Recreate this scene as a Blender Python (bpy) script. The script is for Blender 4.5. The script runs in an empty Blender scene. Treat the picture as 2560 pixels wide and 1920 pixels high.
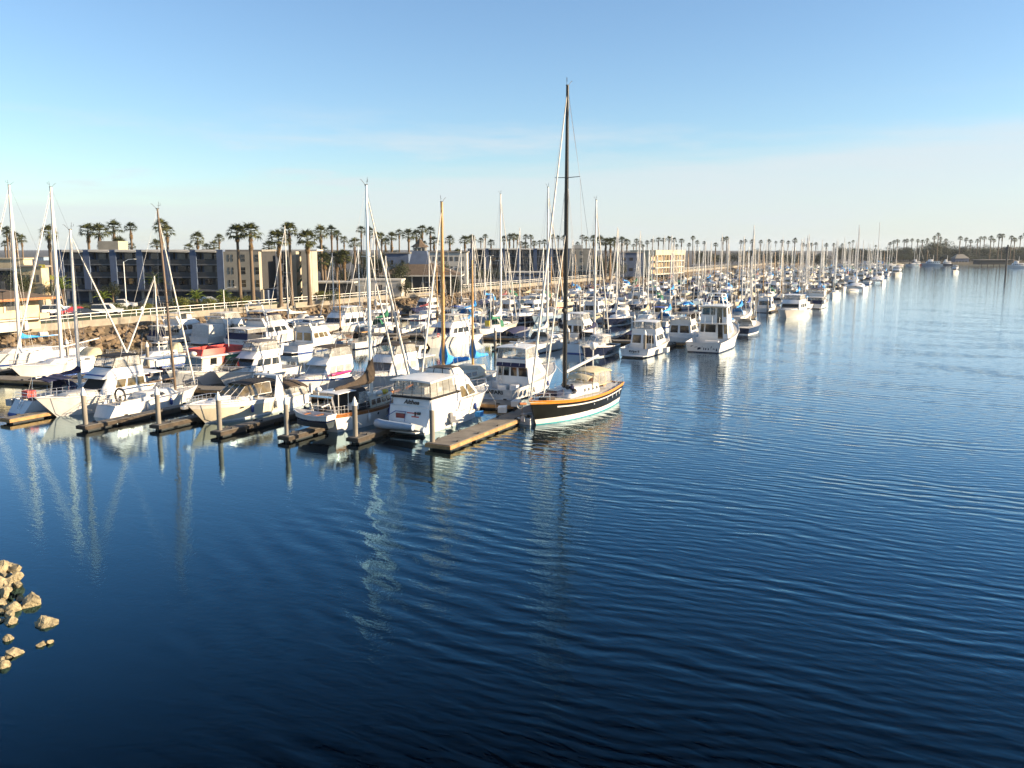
import bpy, math, random
from mathutils import Vector, Matrix
random.seed(7)
SC = bpy.context.scene
COL = SC.collection

# ------------------------------------------------------------------ camera, sky, sun, exposure
F_PX, YH, CAM_H = 2173.0, 617.0, 14.0            # photograph: 2560 x 1920 pixels
PITCH = math.atan((960 - YH) / F_PX)
cam_d = bpy.data.cameras.new('camera')
cam_d.sensor_fit = 'HORIZONTAL'; cam_d.sensor_width = 36.0
cam_d.lens = 36.0 * F_PX / 2560.0
cam_d.clip_start = 0.5; cam_d.clip_end = 9000
cam = bpy.data.objects.new('camera', cam_d); COL.objects.link(cam)
cam.location = (0, 0, CAM_H); cam.rotation_euler = (math.pi/2 - PITCH, 0, 0)
SC.camera = cam

SUN_AZ, SUN_EL = math.radians(97), math.radians(16)     # azimuth clockwise from +Y
SUN_DIR = Vector((math.sin(SUN_AZ)*math.cos(SUN_EL), math.cos(SUN_AZ)*math.cos(SUN_EL), math.sin(SUN_EL)))
world = bpy.data.worlds.new('World'); SC.world = world; world.use_nodes = True
SKY_STRENGTH = 0.07
def build_world():
    nt = world.node_tree; nt.nodes.clear()
    N = nt.nodes.new; Lk = nt.links.new
    out = N('ShaderNodeOutputWorld'); bg = N('ShaderNodeBackground')
    sky = N('ShaderNodeTexSky'); sky.sky_type = 'NISHITA'; sky.sun_disc = False
    sky.sun_elevation = SUN_EL; sky.sun_rotation = SUN_AZ
    sky.altitude = 0; sky.air_density = 1.0; sky.dust_density = 0.35; sky.ozone_density = 2.2
    tc = N('ShaderNodeTexCoord'); sep = N('ShaderNodeSeparateXYZ')
    Lk(tc.outputs['Generated'], sep.inputs[0])
    mp = N('ShaderNodeMapping'); mp.inputs['Scale'].default_value = (1.6, 1.6, 22)
    Lk(tc.outputs['Generated'], mp.inputs[0])
    nz = N('ShaderNodeTexNoise'); nz.inputs['Scale'].default_value = 2.2; nz.inputs['Detail'].default_value = 7
    nz.inputs['Roughness'].default_value = 0.6; Lk(mp.outputs[0], nz.inputs[0])
    def M(op, a, b=None, c=None):
        m = N('ShaderNodeMath'); m.operation = op
        for i, q in enumerate((a, b, c)):
            if q is None: continue
            if isinstance(q, (int, float)): m.inputs[i].default_value = q
            else: Lk(q, m.inputs[i])
        return m.outputs[0]
    def MR(v, a, b, c=0, d=1):
        m = N('ShaderNodeMapRange'); m.interpolation_type = 'SMOOTHSTEP'
        Lk(v, m.inputs[0])
        for i, q in enumerate((a, b, c, d)): m.inputs[i+1].default_value = q
        return m.outputs[0]
    # thin cloud sheet low over the horizon, its upper edge ragged, plus faint high wisps
    zz = M('ADD', sep.outputs[2], M('MULTIPLY', M('SUBTRACT', nz.outputs[0], 0.5), 0.06))
    zt = M('SUBTRACT', zz, M('MULTIPLY', sep.outputs[0], 0.075))
    mp2 = N('ShaderNodeMapping'); mp2.inputs['Scale'].default_value = (2.2, 2.2, 16); mp2.inputs['Location'].default_value = (3.1, 0.4, 1.2)
    Lk(tc.outputs['Generated'], mp2.inputs[0])
    n2 = N('ShaderNodeTexNoise'); n2.inputs['Scale'].default_value = 1.7; n2.inputs['Detail'].default_value = 9; n2.inputs['Roughness'].default_value = 0.62
    Lk(mp2.outputs[0], n2.inputs[0])
    bank = M('MULTIPLY', MR(zt, 0.100, 0.064), M('ADD', 0.72, M('MULTIPLY', M('SUBTRACT', n2.outputs[0], 0.5), 0.7)))
    wis = M('MULTIPLY', M('MULTIPLY', MR(n2.outputs[0], 0.47, 0.74), MR(sep.outputs[2], 0.165, 0.09)), 0.75)
    fac = M('MAXIMUM', bank, wis)
    vm = N('ShaderNodeVectorMath'); vm.operation = 'SCALE'; vm.inputs['Scale'].default_value = SKY_STRENGTH
    Lk(sky.outputs[0], vm.inputs[0])
    tint = N('ShaderNodeMix'); tint.data_type = 'RGBA'; tint.blend_type = 'MULTIPLY'; tint.inputs[0].default_value = 1
    Lk(vm.outputs[0], tint.inputs[6]); tint.inputs[7].default_value = SKY_TINT
    mix = N('ShaderNodeMix'); mix.data_type = 'RGBA'
    Lk(fac, mix.inputs[0]); Lk(tint.outputs[2], mix.inputs[6]); mix.inputs[7].default_value = CLOUD
    Lk(mix.outputs[2], bg.inputs[0]); bg.inputs[1].default_value = 1.0
    Lk(bg.outputs[0], out.inputs[0])
SKY_TINT = (0.89, 0.985, 1.085, 1)
CLOUD = (0.272, 0.296, 0.312, 1)
build_world()
sun_d = bpy.data.lights.new('sun', 'SUN'); sun_d.energy = 5.0; sun_d.angle = math.radians(0.5); sun_d.color = (1.0, 0.78, 0.51)
sun = bpy.data.objects.new('sun', sun_d); COL.objects.link(sun)
sun.rotation_euler = (-SUN_DIR).to_track_quat('-Z', 'Y').to_euler()
sun.location = (60, 0, 60)
vs = SC.view_settings
vs.view_transform = 'Standard'; vs.look = 'None'; vs.gamma = 1.0; vs.exposure = 1.5; vs.use_curve_mapping = False
SC.cycles.max_bounces = 6; SC.cycles.diffuse_bounces = 2; SC.cycles.glossy_bounces = 3
SC.cycles.transmission_bounces = 3; SC.cycles.transparent_max_bounces = 10
SC.cycles.caustics_reflective = False; SC.cycles.caustics_refractive = False

# ------------------------------------------------------------------ pixel <-> place
CP, SP = math.cos(PITCH), math.sin(PITCH)
def gp(px, py, z=0.0):
    """where the ray through a photograph pixel meets the horizontal plane at height z"""
    a = (px - 1280) / F_PX; k = -(py - 960) / F_PX
    y = CP + SP*k; zz = -SP + CP*k; t = (z - CAM_H) / zz
    return Vector((a*t, y*t, z))
def at_depth(px, depth):
    return (px - 1280) / F_PX * depth
def z_at(depth, py):
    k = (960 - py) / F_PX
    return CAM_H + depth*(k*CP - SP) / (CP + k*SP)
TH = math.radians(27)
U = Vector((math.sin(TH), math.cos(TH), 0))         # along the channel, away
V = Vector((-math.cos(TH), math.sin(TH), 0))        # towards the shore
ORG = Vector((-5.0, 62.4, 0))
def uv(u, v, z=0.0): return ORG + U*u + V*v + Vector((0, 0, z))
UANG = math.atan2(U.y, U.x)

# ------------------------------------------------------------------ materials
MATS = {}
def mat(name, col, rough=0.5, var=0.08, scale=3.0, metal=0.0, bump=0.0, spec=0.5, coat=0.0, streak=False, col2=None):
    if name in MATS: return MATS[name]
    m = bpy.data.materials.new(name); m.use_nodes = True
    nt = m.node_tree; b = nt.nodes['Principled BSDF']
    b.inputs['Roughness'].default_value = rough; b.inputs['Metallic'].default_value = metal
    b.inputs['Specular IOR Level'].default_value = spec; b.inputs['Coat Weight'].default_value = coat
    tc = nt.nodes.new('ShaderNodeTexCoord'); mp = nt.nodes.new('ShaderNodeMapping')
    nt.links.new(tc.outputs['Object'], mp.inputs[0])
    if streak: mp.inputs['Scale'].default_value = (1, 1, 0.25)
    oi = nt.nodes.new('ShaderNodeObjectInfo')
    nz = nt.nodes.new('ShaderNodeTexNoise'); nz.noise_dimensions = '4D'
    nz.inputs['Scale'].default_value = scale; nz.inputs['Detail'].default_value = 6; nz.inputs['Roughness'].default_value = 0.6
    mw = nt.nodes.new('ShaderNodeMath'); mw.operation = 'MULTIPLY'; mw.inputs[1].default_value = 37
    nt.links.new(oi.outputs['Random'], mw.inputs[0]); nt.links.new(mw.outputs[0], nz.inputs['W'])
    nt.links.new(mp.outputs[0], nz.inputs[0])
    r = nt.nodes.new('ShaderNodeValToRGB')
    c1 = col2 if col2 else tuple(max(0, c*(1 - var*2.2)) for c in col)
    c0 = tuple(min(1, c*(1 + var)) for c in col)
    r.color_ramp.elements[0].position = 0.3; r.color_ramp.elements[0].color = (*c1, 1)
    r.color_ramp.elements[1].position = 0.62; r.color_ramp.elements[1].color = (*c0, 1)
    nt.links.new(nz.outputs[0], r.inputs[0]); nt.links.new(r.outputs[0], b.inputs['Base Color'])
    if bump:
        bp = nt.nodes.new('ShaderNodeBump'); bp.inputs['Strength'].default_value = 0.6; bp.inputs['Distance'].default_value = bump
        n3 = nt.nodes.new('ShaderNodeTexNoise'); n3.inputs['Scale'].default_value = scale*4; n3.inputs['Detail'].default_value = 4
        nt.links.new(tc.outputs['Object'], n3.inputs[0])
        nt.links.new(n3.outputs[0], bp.inputs['Height']); nt.links.new(bp.outputs[0], b.inputs['Normal'])
    MATS[name] = m; return m
WHITE = mat('gelcoat_white', (0.66, 0.65, 0.63), 0.28, 0.05, 1.2, streak=True)
CREAM = mat('gelcoat_cream', (0.56, 0.51, 0.40), 0.3, 0.06, 1.2, streak=True)
GREY = mat('gelcoat_grey', (0.30, 0.315, 0.33), 0.35, 0.06, 1.2)
PALEBLUE = mat('gelcoat_pale_blue', (0.22, 0.31, 0.41), 0.35, 0.06, 1.2)
DECK = mat('deck_nonskid', (0.50, 0.485, 0.45), 0.7, 0.08, 2.5)
TEAK = mat('teak_deck', (0.30, 0.19, 0.10), 0.6, 0.18, 5)
WOOD = mat('varnished_wood', (0.27, 0.105, 0.03), 0.3, 0.15, 4)
VARN = mat('orange_varnish', (0.62, 0.24, 0.035), 0.3, 0.1, 4)
BLACKH = mat('black_hull', (0.010, 0.011, 0.010), 0.3, 0.15, 1.5, spec=0.2)
NAVYH = mat('navy_hull', (0.012, 0.018, 0.045), 0.22, 0.1, 1.5)
NAVY = mat('navy_canvas', (0.012, 0.016, 0.06), 0.9, 0.15, 3, bump=0.02)
BLACKC = mat('black_canvas', (0.012, 0.012, 0.015), 0.9, 0.15, 3, bump=0.02)
BROWNC = mat('brown_canvas', (0.045, 0.032, 0.022), 0.9, 0.2, 3, bump=0.03)
GREYC = mat('grey_canvas', (0.12, 0.12, 0.13), 0.9, 0.15, 3, bump=0.02)
TANC = mat('tan_canvas', (0.48, 0.42, 0.28), 0.9, 0.1, 3, bump=0.02)
WHITEC = mat('white_canvas', (0.52, 0.505, 0.465), 0.85, 0.08, 3, bump=0.02)
GREENC = mat('green_canvas', (0.015, 0.14, 0.075), 0.85, 0.12, 3, bump=0.02)
BLUEC = mat('blue_canvas', (0.03, 0.25, 0.62), 0.85, 0.1, 3, bump=0.02)
ROYAL = mat('royal_blue_canvas', (0.015, 0.06, 0.32), 0.85, 0.1, 3, bump=0.02)
REDC = mat('red_paint', (0.46, 0.05, 0.04), 0.5, 0.12, 3)
MAROON = mat('maroon_paint', (0.16, 0.02, 0.02), 0.5, 0.15, 3)
PINK = mat('pink_plastic', (0.55, 0.03, 0.18), 0.4, 0.05, 3)
YELL = mat('yellow_foam', (0.62, 0.46, 0.04), 0.6, 0.1, 3)
ALU = mat('aluminium', (0.72, 0.72, 0.70), 0.35, 0.05, 2, metal=0.5)
MASTW = mat('white_mast_paint', (0.66, 0.64, 0.60), 0.35, 0.04, 2)
MASTB = mat('wood_mast', (0.46, 0.27, 0.10), 0.35, 0.12, 2)
MASTD = mat('dark_mast', (0.016, 0.015, 0.014), 0.3, 0.1, 2, spec=0.3)
MASTBR = mat('brown_mast', (0.13, 0.09, 0.06), 0.4, 0.1, 2)
STEEL = mat('stainless_steel', (0.75, 0.75, 0.75), 0.22, 0.03, 2, metal=0.85)
WIRE = mat('rigging_wire', (0.35, 0.35, 0.36), 0.4, 0.03, 2, metal=0.4)
BLACK = mat('black_rubber', (0.015, 0.015, 0.016), 0.6, 0.1, 3)
ANTI = mat('antifouling', (0.018, 0.03, 0.04), 0.7, 0.2, 3)
TEALP = mat('teal_boot_paint', (0.03, 0.32, 0.36), 0.5, 0.1, 3)
REDP = mat('red_boot_paint', (0.30, 0.03, 0.03), 0.5, 0.1, 3)
BLUEP = mat('blue_stripe_paint', (0.015, 0.05, 0.22), 0.4, 0.05, 3)
GLASS = mat('tinted_window', (0.012, 0.014, 0.016), 0.06, 0.3, 1.5, spec=0.8)
GLASSB = mat('amber_window', (0.11, 0.085, 0.04), 0.08, 0.3, 1.5, spec=0.8)
GLASSG = mat('grey_curtain_window', (0.30, 0.31, 0.31), 0.12, 0.12, 2, spec=0.7)
INFL = mat('inflatable_fabric', (0.30, 0.37, 0.45), 0.55, 0.06, 3)
TANI = mat('tan_inflatable_fabric', (0.58, 0.47, 0.30), 0.55, 0.06, 3)
SAILW = mat('white_sailcloth', (0.60, 0.585, 0.54), 0.8, 0.05, 2)
def vinyl():
    m = bpy.data.materials.new('clear_vinyl'); m.use_nodes = True; nt = m.node_tree
    b = nt.nodes['Principled BSDF']; b.inputs['Base Color'].default_value = (0.50, 0.50, 0.47, 1); b.inputs['Roughness'].default_value = 0.15
    nz = nt.nodes.new('ShaderNodeTexNoise'); nz.inputs['Scale'].default_value = 2.5; nz.inputs['Detail'].default_value = 5
    mr = nt.nodes.new('ShaderNodeMapRange'); mr.inputs[1].default_value = 0.3; mr.inputs[2].default_value = 0.7; mr.inputs[3].default_value = 0.30; mr.inputs[4].default_value = 0.55
    tr = nt.nodes.new('ShaderNodeBsdfTransparent'); mx = nt.nodes.new('ShaderNodeMixShader')
    nt.links.new(nz.outputs[0], mr.inputs[0]); nt.links.new(mr.outputs[0], mx.inputs[0])
    nt.links.new(tr.outputs[0], mx.inputs[1]); nt.links.new(b.outputs[0], mx.inputs[2])
    nt.links.new(mx.outputs[0], nt.nodes['Material Output'].inputs[0]); return m
VINYL = vinyl()

# ------------------------------------------------------------------ mesh helpers
class MB:
    def __init__(s): s.v = []; s.f = []; s.m = []
    def add(s, vs, fs, mi=0):
        o = len(s.v); s.v += [tuple(p) for p in vs]
        s.f += [tuple(i + o for i in f) for f in fs]; s.m += [mi]*len(fs); return s
    def hexa(s, p, mi=0, skip=()):
        F6 = {'bot': (3,2,1,0), 'top': (4,5,6,7), 'a': (0,1,5,4), 'b': (1,2,6,5), 'c': (2,3,7,6), 'd': (3,0,4,7)}
        return s.add(p, [f for k, f in F6.items() if k not in skip], mi)
    def box(s, x0, x1, y0, y1, z0, z1, mi=0, skip=()):
        return s.hexa([(x0,y0,z0),(x1,y0,z0),(x1,y1,z0),(x0,y1,z0),(x0,y0,z1),(x1,y0,z1),(x1,y1,z1),(x0,y1,z1)], mi, skip)
    def tube(s, pts, r, n=6, mi=0, cap=True):
        pts = [Vector(p) for p in pts]; k = len(pts)
        rr = r if isinstance(r, (list, tuple)) else [r]*k
        o = len(s.v); prev = None
        for i, p in enumerate(pts):
            d = (pts[min(i+1, k-1)] - pts[max(i-1, 0)])
            d = d.normalized() if d.length > 1e-9 else Vector((0,0,1))
            ref = Vector((0,0,1)) if abs(d.z) < 0.95 else Vector((1,0,0))
            a = d.cross(ref).normalized(); b = d.cross(a)
            for j in range(n):
                t = 2*math.pi*(j + 0.5)/n
                s.v.append(tuple(p + (a*math.cos(t) + b*math.sin(t))*rr[i]))
        for i in range(k-1):
            for j in range(n):
                a0 = o + i*n + j; a1 = o + i*n + (j+1) % n
                s.f.append((a0, a1, a1+n, a0+n)); s.m.append(mi)
        if cap:
            s.f.append(tuple(o + j for j in range(n))[::-1]); s.m.append(mi)
            s.f.append(tuple(o + (k-1)*n + j for j in range(n))); s.m.append(mi)
        return s
    def lathe(s, prof, n=12, c=(0,0,0), mi=0):
        o = len(s.v)
        for r, z in prof:
            for j in range(n):
                t = 2*math.pi*j/n; s.v.append((c[0] + r*math.cos(t), c[1] + r*math.sin(t), c[2] + z))
        for i in range(len(prof)-1):
            for j in range(n):
                a0 = o + i*n + j; a1 = o + i*n + (j+1) % n
                s.f.append((a0, a1, a1+n, a0+n)); s.m.append(mi)
        s.f.append(tuple(o + j for j in range(n))[::-1]); s.m.append(mi)
        s.f.append(tuple(o + (len(prof)-1)*n + j for j in range(n))); s.m.append(mi)
        return s
    def ball(s, c, r, nu=10, nv=6, mi=0):
        rx, ry, rz = r if isinstance(r, (tuple, list)) else (r, r, r)
        prof = [(math.sin(math.pi*i/nv), -math.cos(math.pi*i/nv)) for i in range(nv+1)]
        prof = [(max(a, 0.02), b) for a, b in prof]
        o = len(s.v); s.lathe(prof, nu, (0,0,0), mi)
        for i in range(o, len(s.v)):
            x, y, z = s.v[i]; s.v[i] = (c[0] + x*rx, c[1] + y*ry, c[2] + z*rz)
        return s
    def rings(s, rings, mi=0, closed=True, cap=True):
        """rings: list of equal-length point loops"""
        o = len(s.v); n = len(rings[0])
        for r in rings: s.v += [tuple(p) for p in r]
        for i in range(len(rings)-1):
            for j in range(n if closed else n-1):
                a0 = o + i*n + j; a1 = o + i*n + (j+1) % n
                s.f.append((a0, a1, a1+n, a0+n)); s.m.append(mi)
        if cap and closed:
            s.f.append(tuple(o + j for j in range(n))[::-1]); s.m.append(mi)
            s.f.append(tuple(o + (len(rings)-1)*n + j for j in range(n))); s.m.append(mi)
        return s
    def mesh(s, name, mats, smooth=None):
        me = bpy.data.meshes.new(name); me.from_pydata(s.v, [], s.f)
        for m in (mats if isinstance(mats, (list, tuple)) else [mats]): me.materials.append(m)
        me.polygons.foreach_set('material_index', s.m)
        if smooth is not None:
            me.polygons.foreach_set('use_smooth', [True]*len(s.f)); me.set_sharp_from_angle(angle=math.radians(smooth))
        me.update(); return me
    def build(s, name, mats, parent=None, smooth=None, loc=None):
        return link(name, s.mesh(name, mats, smooth), parent, loc)
def link(name, me, parent=None, loc=None, rz=0.0):
    o = bpy.data.objects.new(name, me); COL.objects.link(o)
    if parent is not None: o.parent = parent
    if loc is not None: o.location = loc
    if rz: o.rotation_euler = (0, 0, rz)
    return o
def tag(o, label, cat, group=None, kind=None):
    if label: o['label'] = label
    if cat: o['category'] = cat
    if group: o['group'] = group
    if kind: o['kind'] = kind
    return o
def thing(name, label, cat, loc=(0,0,0), rz=0.0, group=None):
    return tag(link(name, None, None, loc, rz), label, cat, group)
def struct(o): o['kind'] = 'structure'; return o
KIDS = {}
def kids(o): return [c for c in bpy.data.objects if c.parent == o]
def copy_tree(o, tree=None):
    """tree: precomputed [(child, [grandchildren])]"""
    c = o.copy(); COL.objects.link(c)
    for ch, gs in tree:
        k = ch.copy(); k.parent = c; COL.objects.link(k)
        for g in gs:
            q = g.copy(); q.parent = k; COL.objects.link(q)
    return c
def tree_of(o): return [(ch, kids(ch)) for ch in kids(o)]
def text_part(body, size, material, parent, M, shear=0.0, bold=0.0):
    cu = bpy.data.curves.new('lettering', 'FONT'); cu.body = body; cu.size = size; cu.extrude = 0.006
    cu.align_x = 'CENTER'; cu.align_y = 'CENTER'; cu.shear = shear; cu.offset = bold
    cu.resolution_u = 3
    t = bpy.data.objects.new('tmp', cu); COL.objects.link(t)
    me = bpy.data.meshes.new_from_object(t); me.name = 'name_lettering'
    bpy.data.objects.remove(t); me.materials.clear(); me.materials.append(material)
    o = link('name_lettering', me, parent); o.matrix_local = M; return o
# ------------------------------------------------------------------ boats: x from the transom (0) to the bow (L), y to port, z up, waterline z = 0
def lerp(a, b, t): return a + (b - a)*t
class Boat:
    def __init__(s, name, label, cat, L, B, fs, fb, tw=0.86, rake=0.10, full=2.2, dip=0.0, tr=0.12, flare=0.6,
                 hull=None, boot=None, band=None, group=None, hi=True, anti=None, capmat=None, bot=0.14, bandw=0.10):
        s.L, s.B, s.fs, s.fb, s.tw, s.rake, s.full, s.dip, s.tr, s.flare = L, B, fs, fb, tw, rake, full, dip, tr, flare
        s.root = thing(name, label, cat, group=group); s.hi = hi
        s.hullm = hull or WHITE
        n = 18 if hi else 9
        hs = [0.25, 0.5, 0.75, 1 - bandw, 1.0] if hi else [0.5, 1 - bandw, 1.0]
        mb = MB(); loops = []
        for i in range(n+1):
            t = i/n; row = []
            row.append(Vector((s.pt(t, 0)[0], s.wl(t)*0.55, -0.45)))
            row.append(Vector((s.pt(t, 0)[0], s.wl(t), 0.0)))
            row.append(s.pt(t, bot/max(s.sh(t), .3)))
            for h in hs: row.append(s.pt(t, h))
            loops.append(row)
        k = len(loops[0]); o = 0
        for side in (1, -1):
            o = len(mb.v)
            for row in loops:
                for p in row: mb.v.append((p.x, p.y*side, p.z))
            for i in range(n):
                for j in range(k-1):
                    q = (o+i*k+j, o+(i+1)*k+j, o+(i+1)*k+j+1, o+i*k+j+1)
                    mb.f.append(q if side < 0 else q[::-1])
                    mb.m.append(0 if j == 0 else 1 if j == 1 else 3 if j == k-2 else 2)
        for j in range(k-1):          # transom
            mb.f.append((j, j+1, o+j+1, o+j)); mb.m.append(0 if j == 0 else 1 if j == 1 else 2)
        s.hull = mb.build('hull', [anti or ANTI, boot or s.hullm, s.hullm, band or s.hullm], s.root, 35)
        if hi:
            cr = MB(); pts = [s.pt(i/18, 1) for i in range(19)]
            cr.tube([(p.x, p.y, p.z) for p in pts] + [(p.x, -p.y, p.z) for p in pts[::-1]] + [tuple(pts[0])], 0.045, 5)
            cr.build('cap_rail', capmat or band or WHITE, s.hull, 60)
    def bm(s, t):
        if t < 0.45: return s.B/2*(s.tw + (1-s.tw)*math.sin(math.pi/2*t/0.45))
        q = (t-0.45)/0.55; return max(0.03, s.B/2*(1 - q**s.full))
    def wl(s, t):
        if t < 0.4: return 0.9*s.B/2*(s.tw*0.97 + (1-s.tw*0.97)*math.sin(math.pi/2*t/0.4))
        q = (t-0.4)/0.6; return max(0.02, 0.9*s.B/2*(1 - q**(s.full*s.flare + 0.4)))
    def sh(s, t): return s.fs + (s.fb - s.fs)*t**1.7 - s.dip*math.sin(math.pi*t)
    def pt(s, t, h):
        q = max(0, (t-0.45)/0.55)
        x = s.L*t - s.rake*s.L*q**2*(1-h) + s.tr*(1-h)*(1-t)**5
        w, b = s.wl(t), s.bm(t); e = 1.5 if t > 0.5 else 1.0
        return Vector((x, w + (b-w)*h**e, s.sh(t)*h))
    def t_of(s, x): return min(1, max(0, x/s.L))
    def deck(s, x0, x1, m=None, z=None, drop=0.03, name='deck', scale=0.995):
        mb = MB(); n = 10 if s.hi else 5; rows = []
        for i in range(n+1):
            t = lerp(s.t_of(x0), s.t_of(x1), i/n); zz = (s.sh(t) - drop) if z is None else z
            b = s.pt(t, min(1, zz/s.sh(t))).y*scale
            rows.append([(t*s.L, b, zz), (t*s.L, 0, zz + (0.05 if z is None else 0)), (t*s.L, -b, zz)])
        mb.rings(rows, closed=False, cap=False)
        return mb.build(name, m or DECK, s.root)
    def cockpit(s, x1, z, m=None, wallm=None):
        """floor, bulkhead and a solid gunwale lining from the transom forward to x1"""
        s.deck(0.06, x1, m or DECK, z=z, name='cockpit_floor', scale=0.97)
        t = s.t_of(x1); b = s.bm(t)*0.98
        MB().hexa([(x1, -b, z), (x1+.03, -b, z), (x1+.03, b, z), (x1, b, z), (x1, -b, s.sh(t)-.02), (x1+.03, -b, s.sh(t)-.02), (x1+.03, b, s.sh(t)-.02), (x1, b, s.sh(t)-.02)]).build('bulkhead', wallm or s.hullm, s.root)
    def block(s, name, x0, x1, z0, z1, w0, w1, dx0=0.0, dx1=0.0, dy=0.0, m=None, r=0.10, open_top=False, ch=0.06, tw0=None, parent=None):
        def loop(a, b, wa, wb, z):
            rr = min(r, (b-a)*0.3, wa*0.4, wb*0.4)
            cs = [(a, -wa), (b, -wb), (b, wb), (a, wa)]; out = []
            for i in range(4):
                p = Vector((*cs[i], 0)); pr = (Vector((*cs[i-1], 0)) - p).normalized(); nx = (Vector((*cs[(i+1) % 4], 0)) - p).normalized()
                p1 = p + pr*rr; p2 = p + nx*rr; pm = (p1 + p2)*0.3 + p*0.4
                out += [(p1.x, p1.y, z), (pm.x, pm.y, z), (p2.x, p2.y, z)]
            return out
        ta, tb = x0 + dx0, x1 - dx1
        f = 1 - ch/max(z1-z0, .01)
        L1 = loop(x0, x1, w0, w1, z0); L2 = loop(x0+dx0*f, x1-dx1*f, w0-dy*f, w1-dy*f, z1-ch)
        mb = MB()
        if open_top:
            L3 = loop(ta, tb, w0-dy, w1-dy, z1); mb.rings([L1, L3], cap=False)
            th = 0.07; L4 = loop(ta+th, tb-th, w0-dy-th, w1-dy-th, z1); L5 = loop(x0+th, x1-th, w0-th, w1-th, z0+0.02)
            mb.rings([L3, L4, L5], cap=False)
        else:
            L3 = loop(ta+ch, tb-ch, w0-dy-ch, w1-dy-ch, z1); mb.rings([L1, L2, L3])
        o = mb.build(name, m or WHITE, parent or s.root, 50)
        o_geo = dict(x0=x0, x1=x1, z0=z0, z1=z1, w0=w0, w1=w1, dx0=dx0, dx1=dx1, dy=dy, o=o)
        return o_geo
    @staticmethod
    def fpt(g, face, a, t):
        x0 = g['x0'] + g['dx0']*t; x1 = g['x1'] - g['dx1']*t; w0 = g['w0'] - g['dy']*t; w1 = g['w1'] - g['dy']*t
        z = lerp(g['z0'], g['z1'], t)
        if face == 'stbd': return Vector((lerp(x0, x1, a), -lerp(w0, w1, a), z))
        if face == 'port': return Vector((lerp(x1, x0, a), lerp(w1, w0, a), z))
        if face == 'fwd': return Vector((x1, lerp(-w1, w1, a), z))
        return Vector((x0, lerp(w0, -w0, a), z))       # aft: a from port to starboard
    def pane(s, g, face, a0, a1, t0, t1, m=None, name='window', th=0.02, k0=0.0, k1=0.0, frame=None):
        P = lambda a, t: Boat.fpt(g, face, a, t)
        q = [P(a0, t0), P(a1, t0), P(a1-k1, t1), P(a0+k0, t1)]
        n = (q[1]-q[0]).cross(q[3]-q[0]).normalized()
        def slab(q, lo, hi): return [tuple(p + n*lo) for p in q] + [tuple(p + n*hi) for p in q]
        o = MB().hexa(slab(q, -0.01, th)).build(name, m or GLASS, g['o'])
        if frame:
            c = sum(q, Vector())/4; q2 = [p + (p-c).normalized()*0.05 for p in q]
            MB().hexa(slab(q2, -0.01, th*0.6)).build('window_frame', frame, g['o'])
        return o
    def panes(s, g, faces, cells, t0, t1, m=None, **kw):
        for f in faces:
            for a0, a1 in cells:
                if f == 'port': s.pane(g, f, 1-a1, 1-a0, t0, t1, m, **kw)
                else: s.pane(g, f, a0, a1, t0, t1, m, **kw)
    def enclosure(s, x0, x1, z0, z1, w0, w1, dx0=0.0, dx1=0.0, dy=0.0, faces=('aft','stbd','port','fwd'), fm=None, bars=3, fr=0.025, pm=None, lowband=None):
        g = dict(x0=x0, x1=x1, z0=z0, z1=z1, w0=w0, w1=w1, dx0=dx0, dx1=dx1, dy=dy)
        fb = MB()
        for f in faces:
            P = lambda a, t: Boat.fpt(g, f, a, t)
            o = MB().add([P(0.01, 0.0), P(.99, 0.0), P(.99, 1), P(0.01, 1)], [(0, 1, 2, 3)]).build('clear_panel', pm or VINYL, s.root)
            for i in range(bars+1):
                a = i/bars; fb.tube([P(a, 0), P(a, 1)], fr, 4)
            fb.tube([P(0, 0), P(1, 0)], fr*1.2, 4); fb.tube([P(0, 1), P(1, 1)], fr*1.2, 4)
        fb.build('enclosure_frame', fm or WHITEC, s.root); return g
    def top(s, x0, x1, z, w0, w1, m=None, crown=0.12, th=0.06, name='bimini_top', droop=0.10, nx=6, ny=8):
        up, dn = [], []
        for i in range(nx+1):
            a = i/nx; x = lerp(x0, x1, a); w = lerp(w0, w1, a); e = droop*(abs(2*a-1)**3)
            for j in range(ny+1):
                b = 2*j/ny - 1; zz = z + crown*(1 - b*b) - e
                up.append((x, w*b, zz)); dn.append((x, w*b, zz-th))
        mb = MB(); N = (nx+1)*(ny+1); mb.v = up + dn; W = ny+1
        for i in range(nx):
            for j in range(ny):
                a = i*W+j; mb.f.append((a, a+W, a+W+1, a+1)); b = a+N; mb.f.append((b, b+1, b+W+1, b+W))
        for i in range(nx):
            for j in (0, ny):
                a = i*W+j; q = (a, a+W, a+W+N, a+N); mb.f.append(q if j else q[::-1])
        for j in range(ny):
            for i in (0, nx):
                a = i*W+j; q = (a, a+1, a+1+N, a+N); mb.f.append(q[::-1] if i else q)
        mb.m = [0]*len(mb.f)
        return mb.build(name, m or WHITEC, s.root, 40)
    def posts(s, pts, r=0.03, m=None, name='support_post'):
        for a, b in pts: MB().tube([a, b], r, 5).build(name, m or STEEL, s.root)
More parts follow.
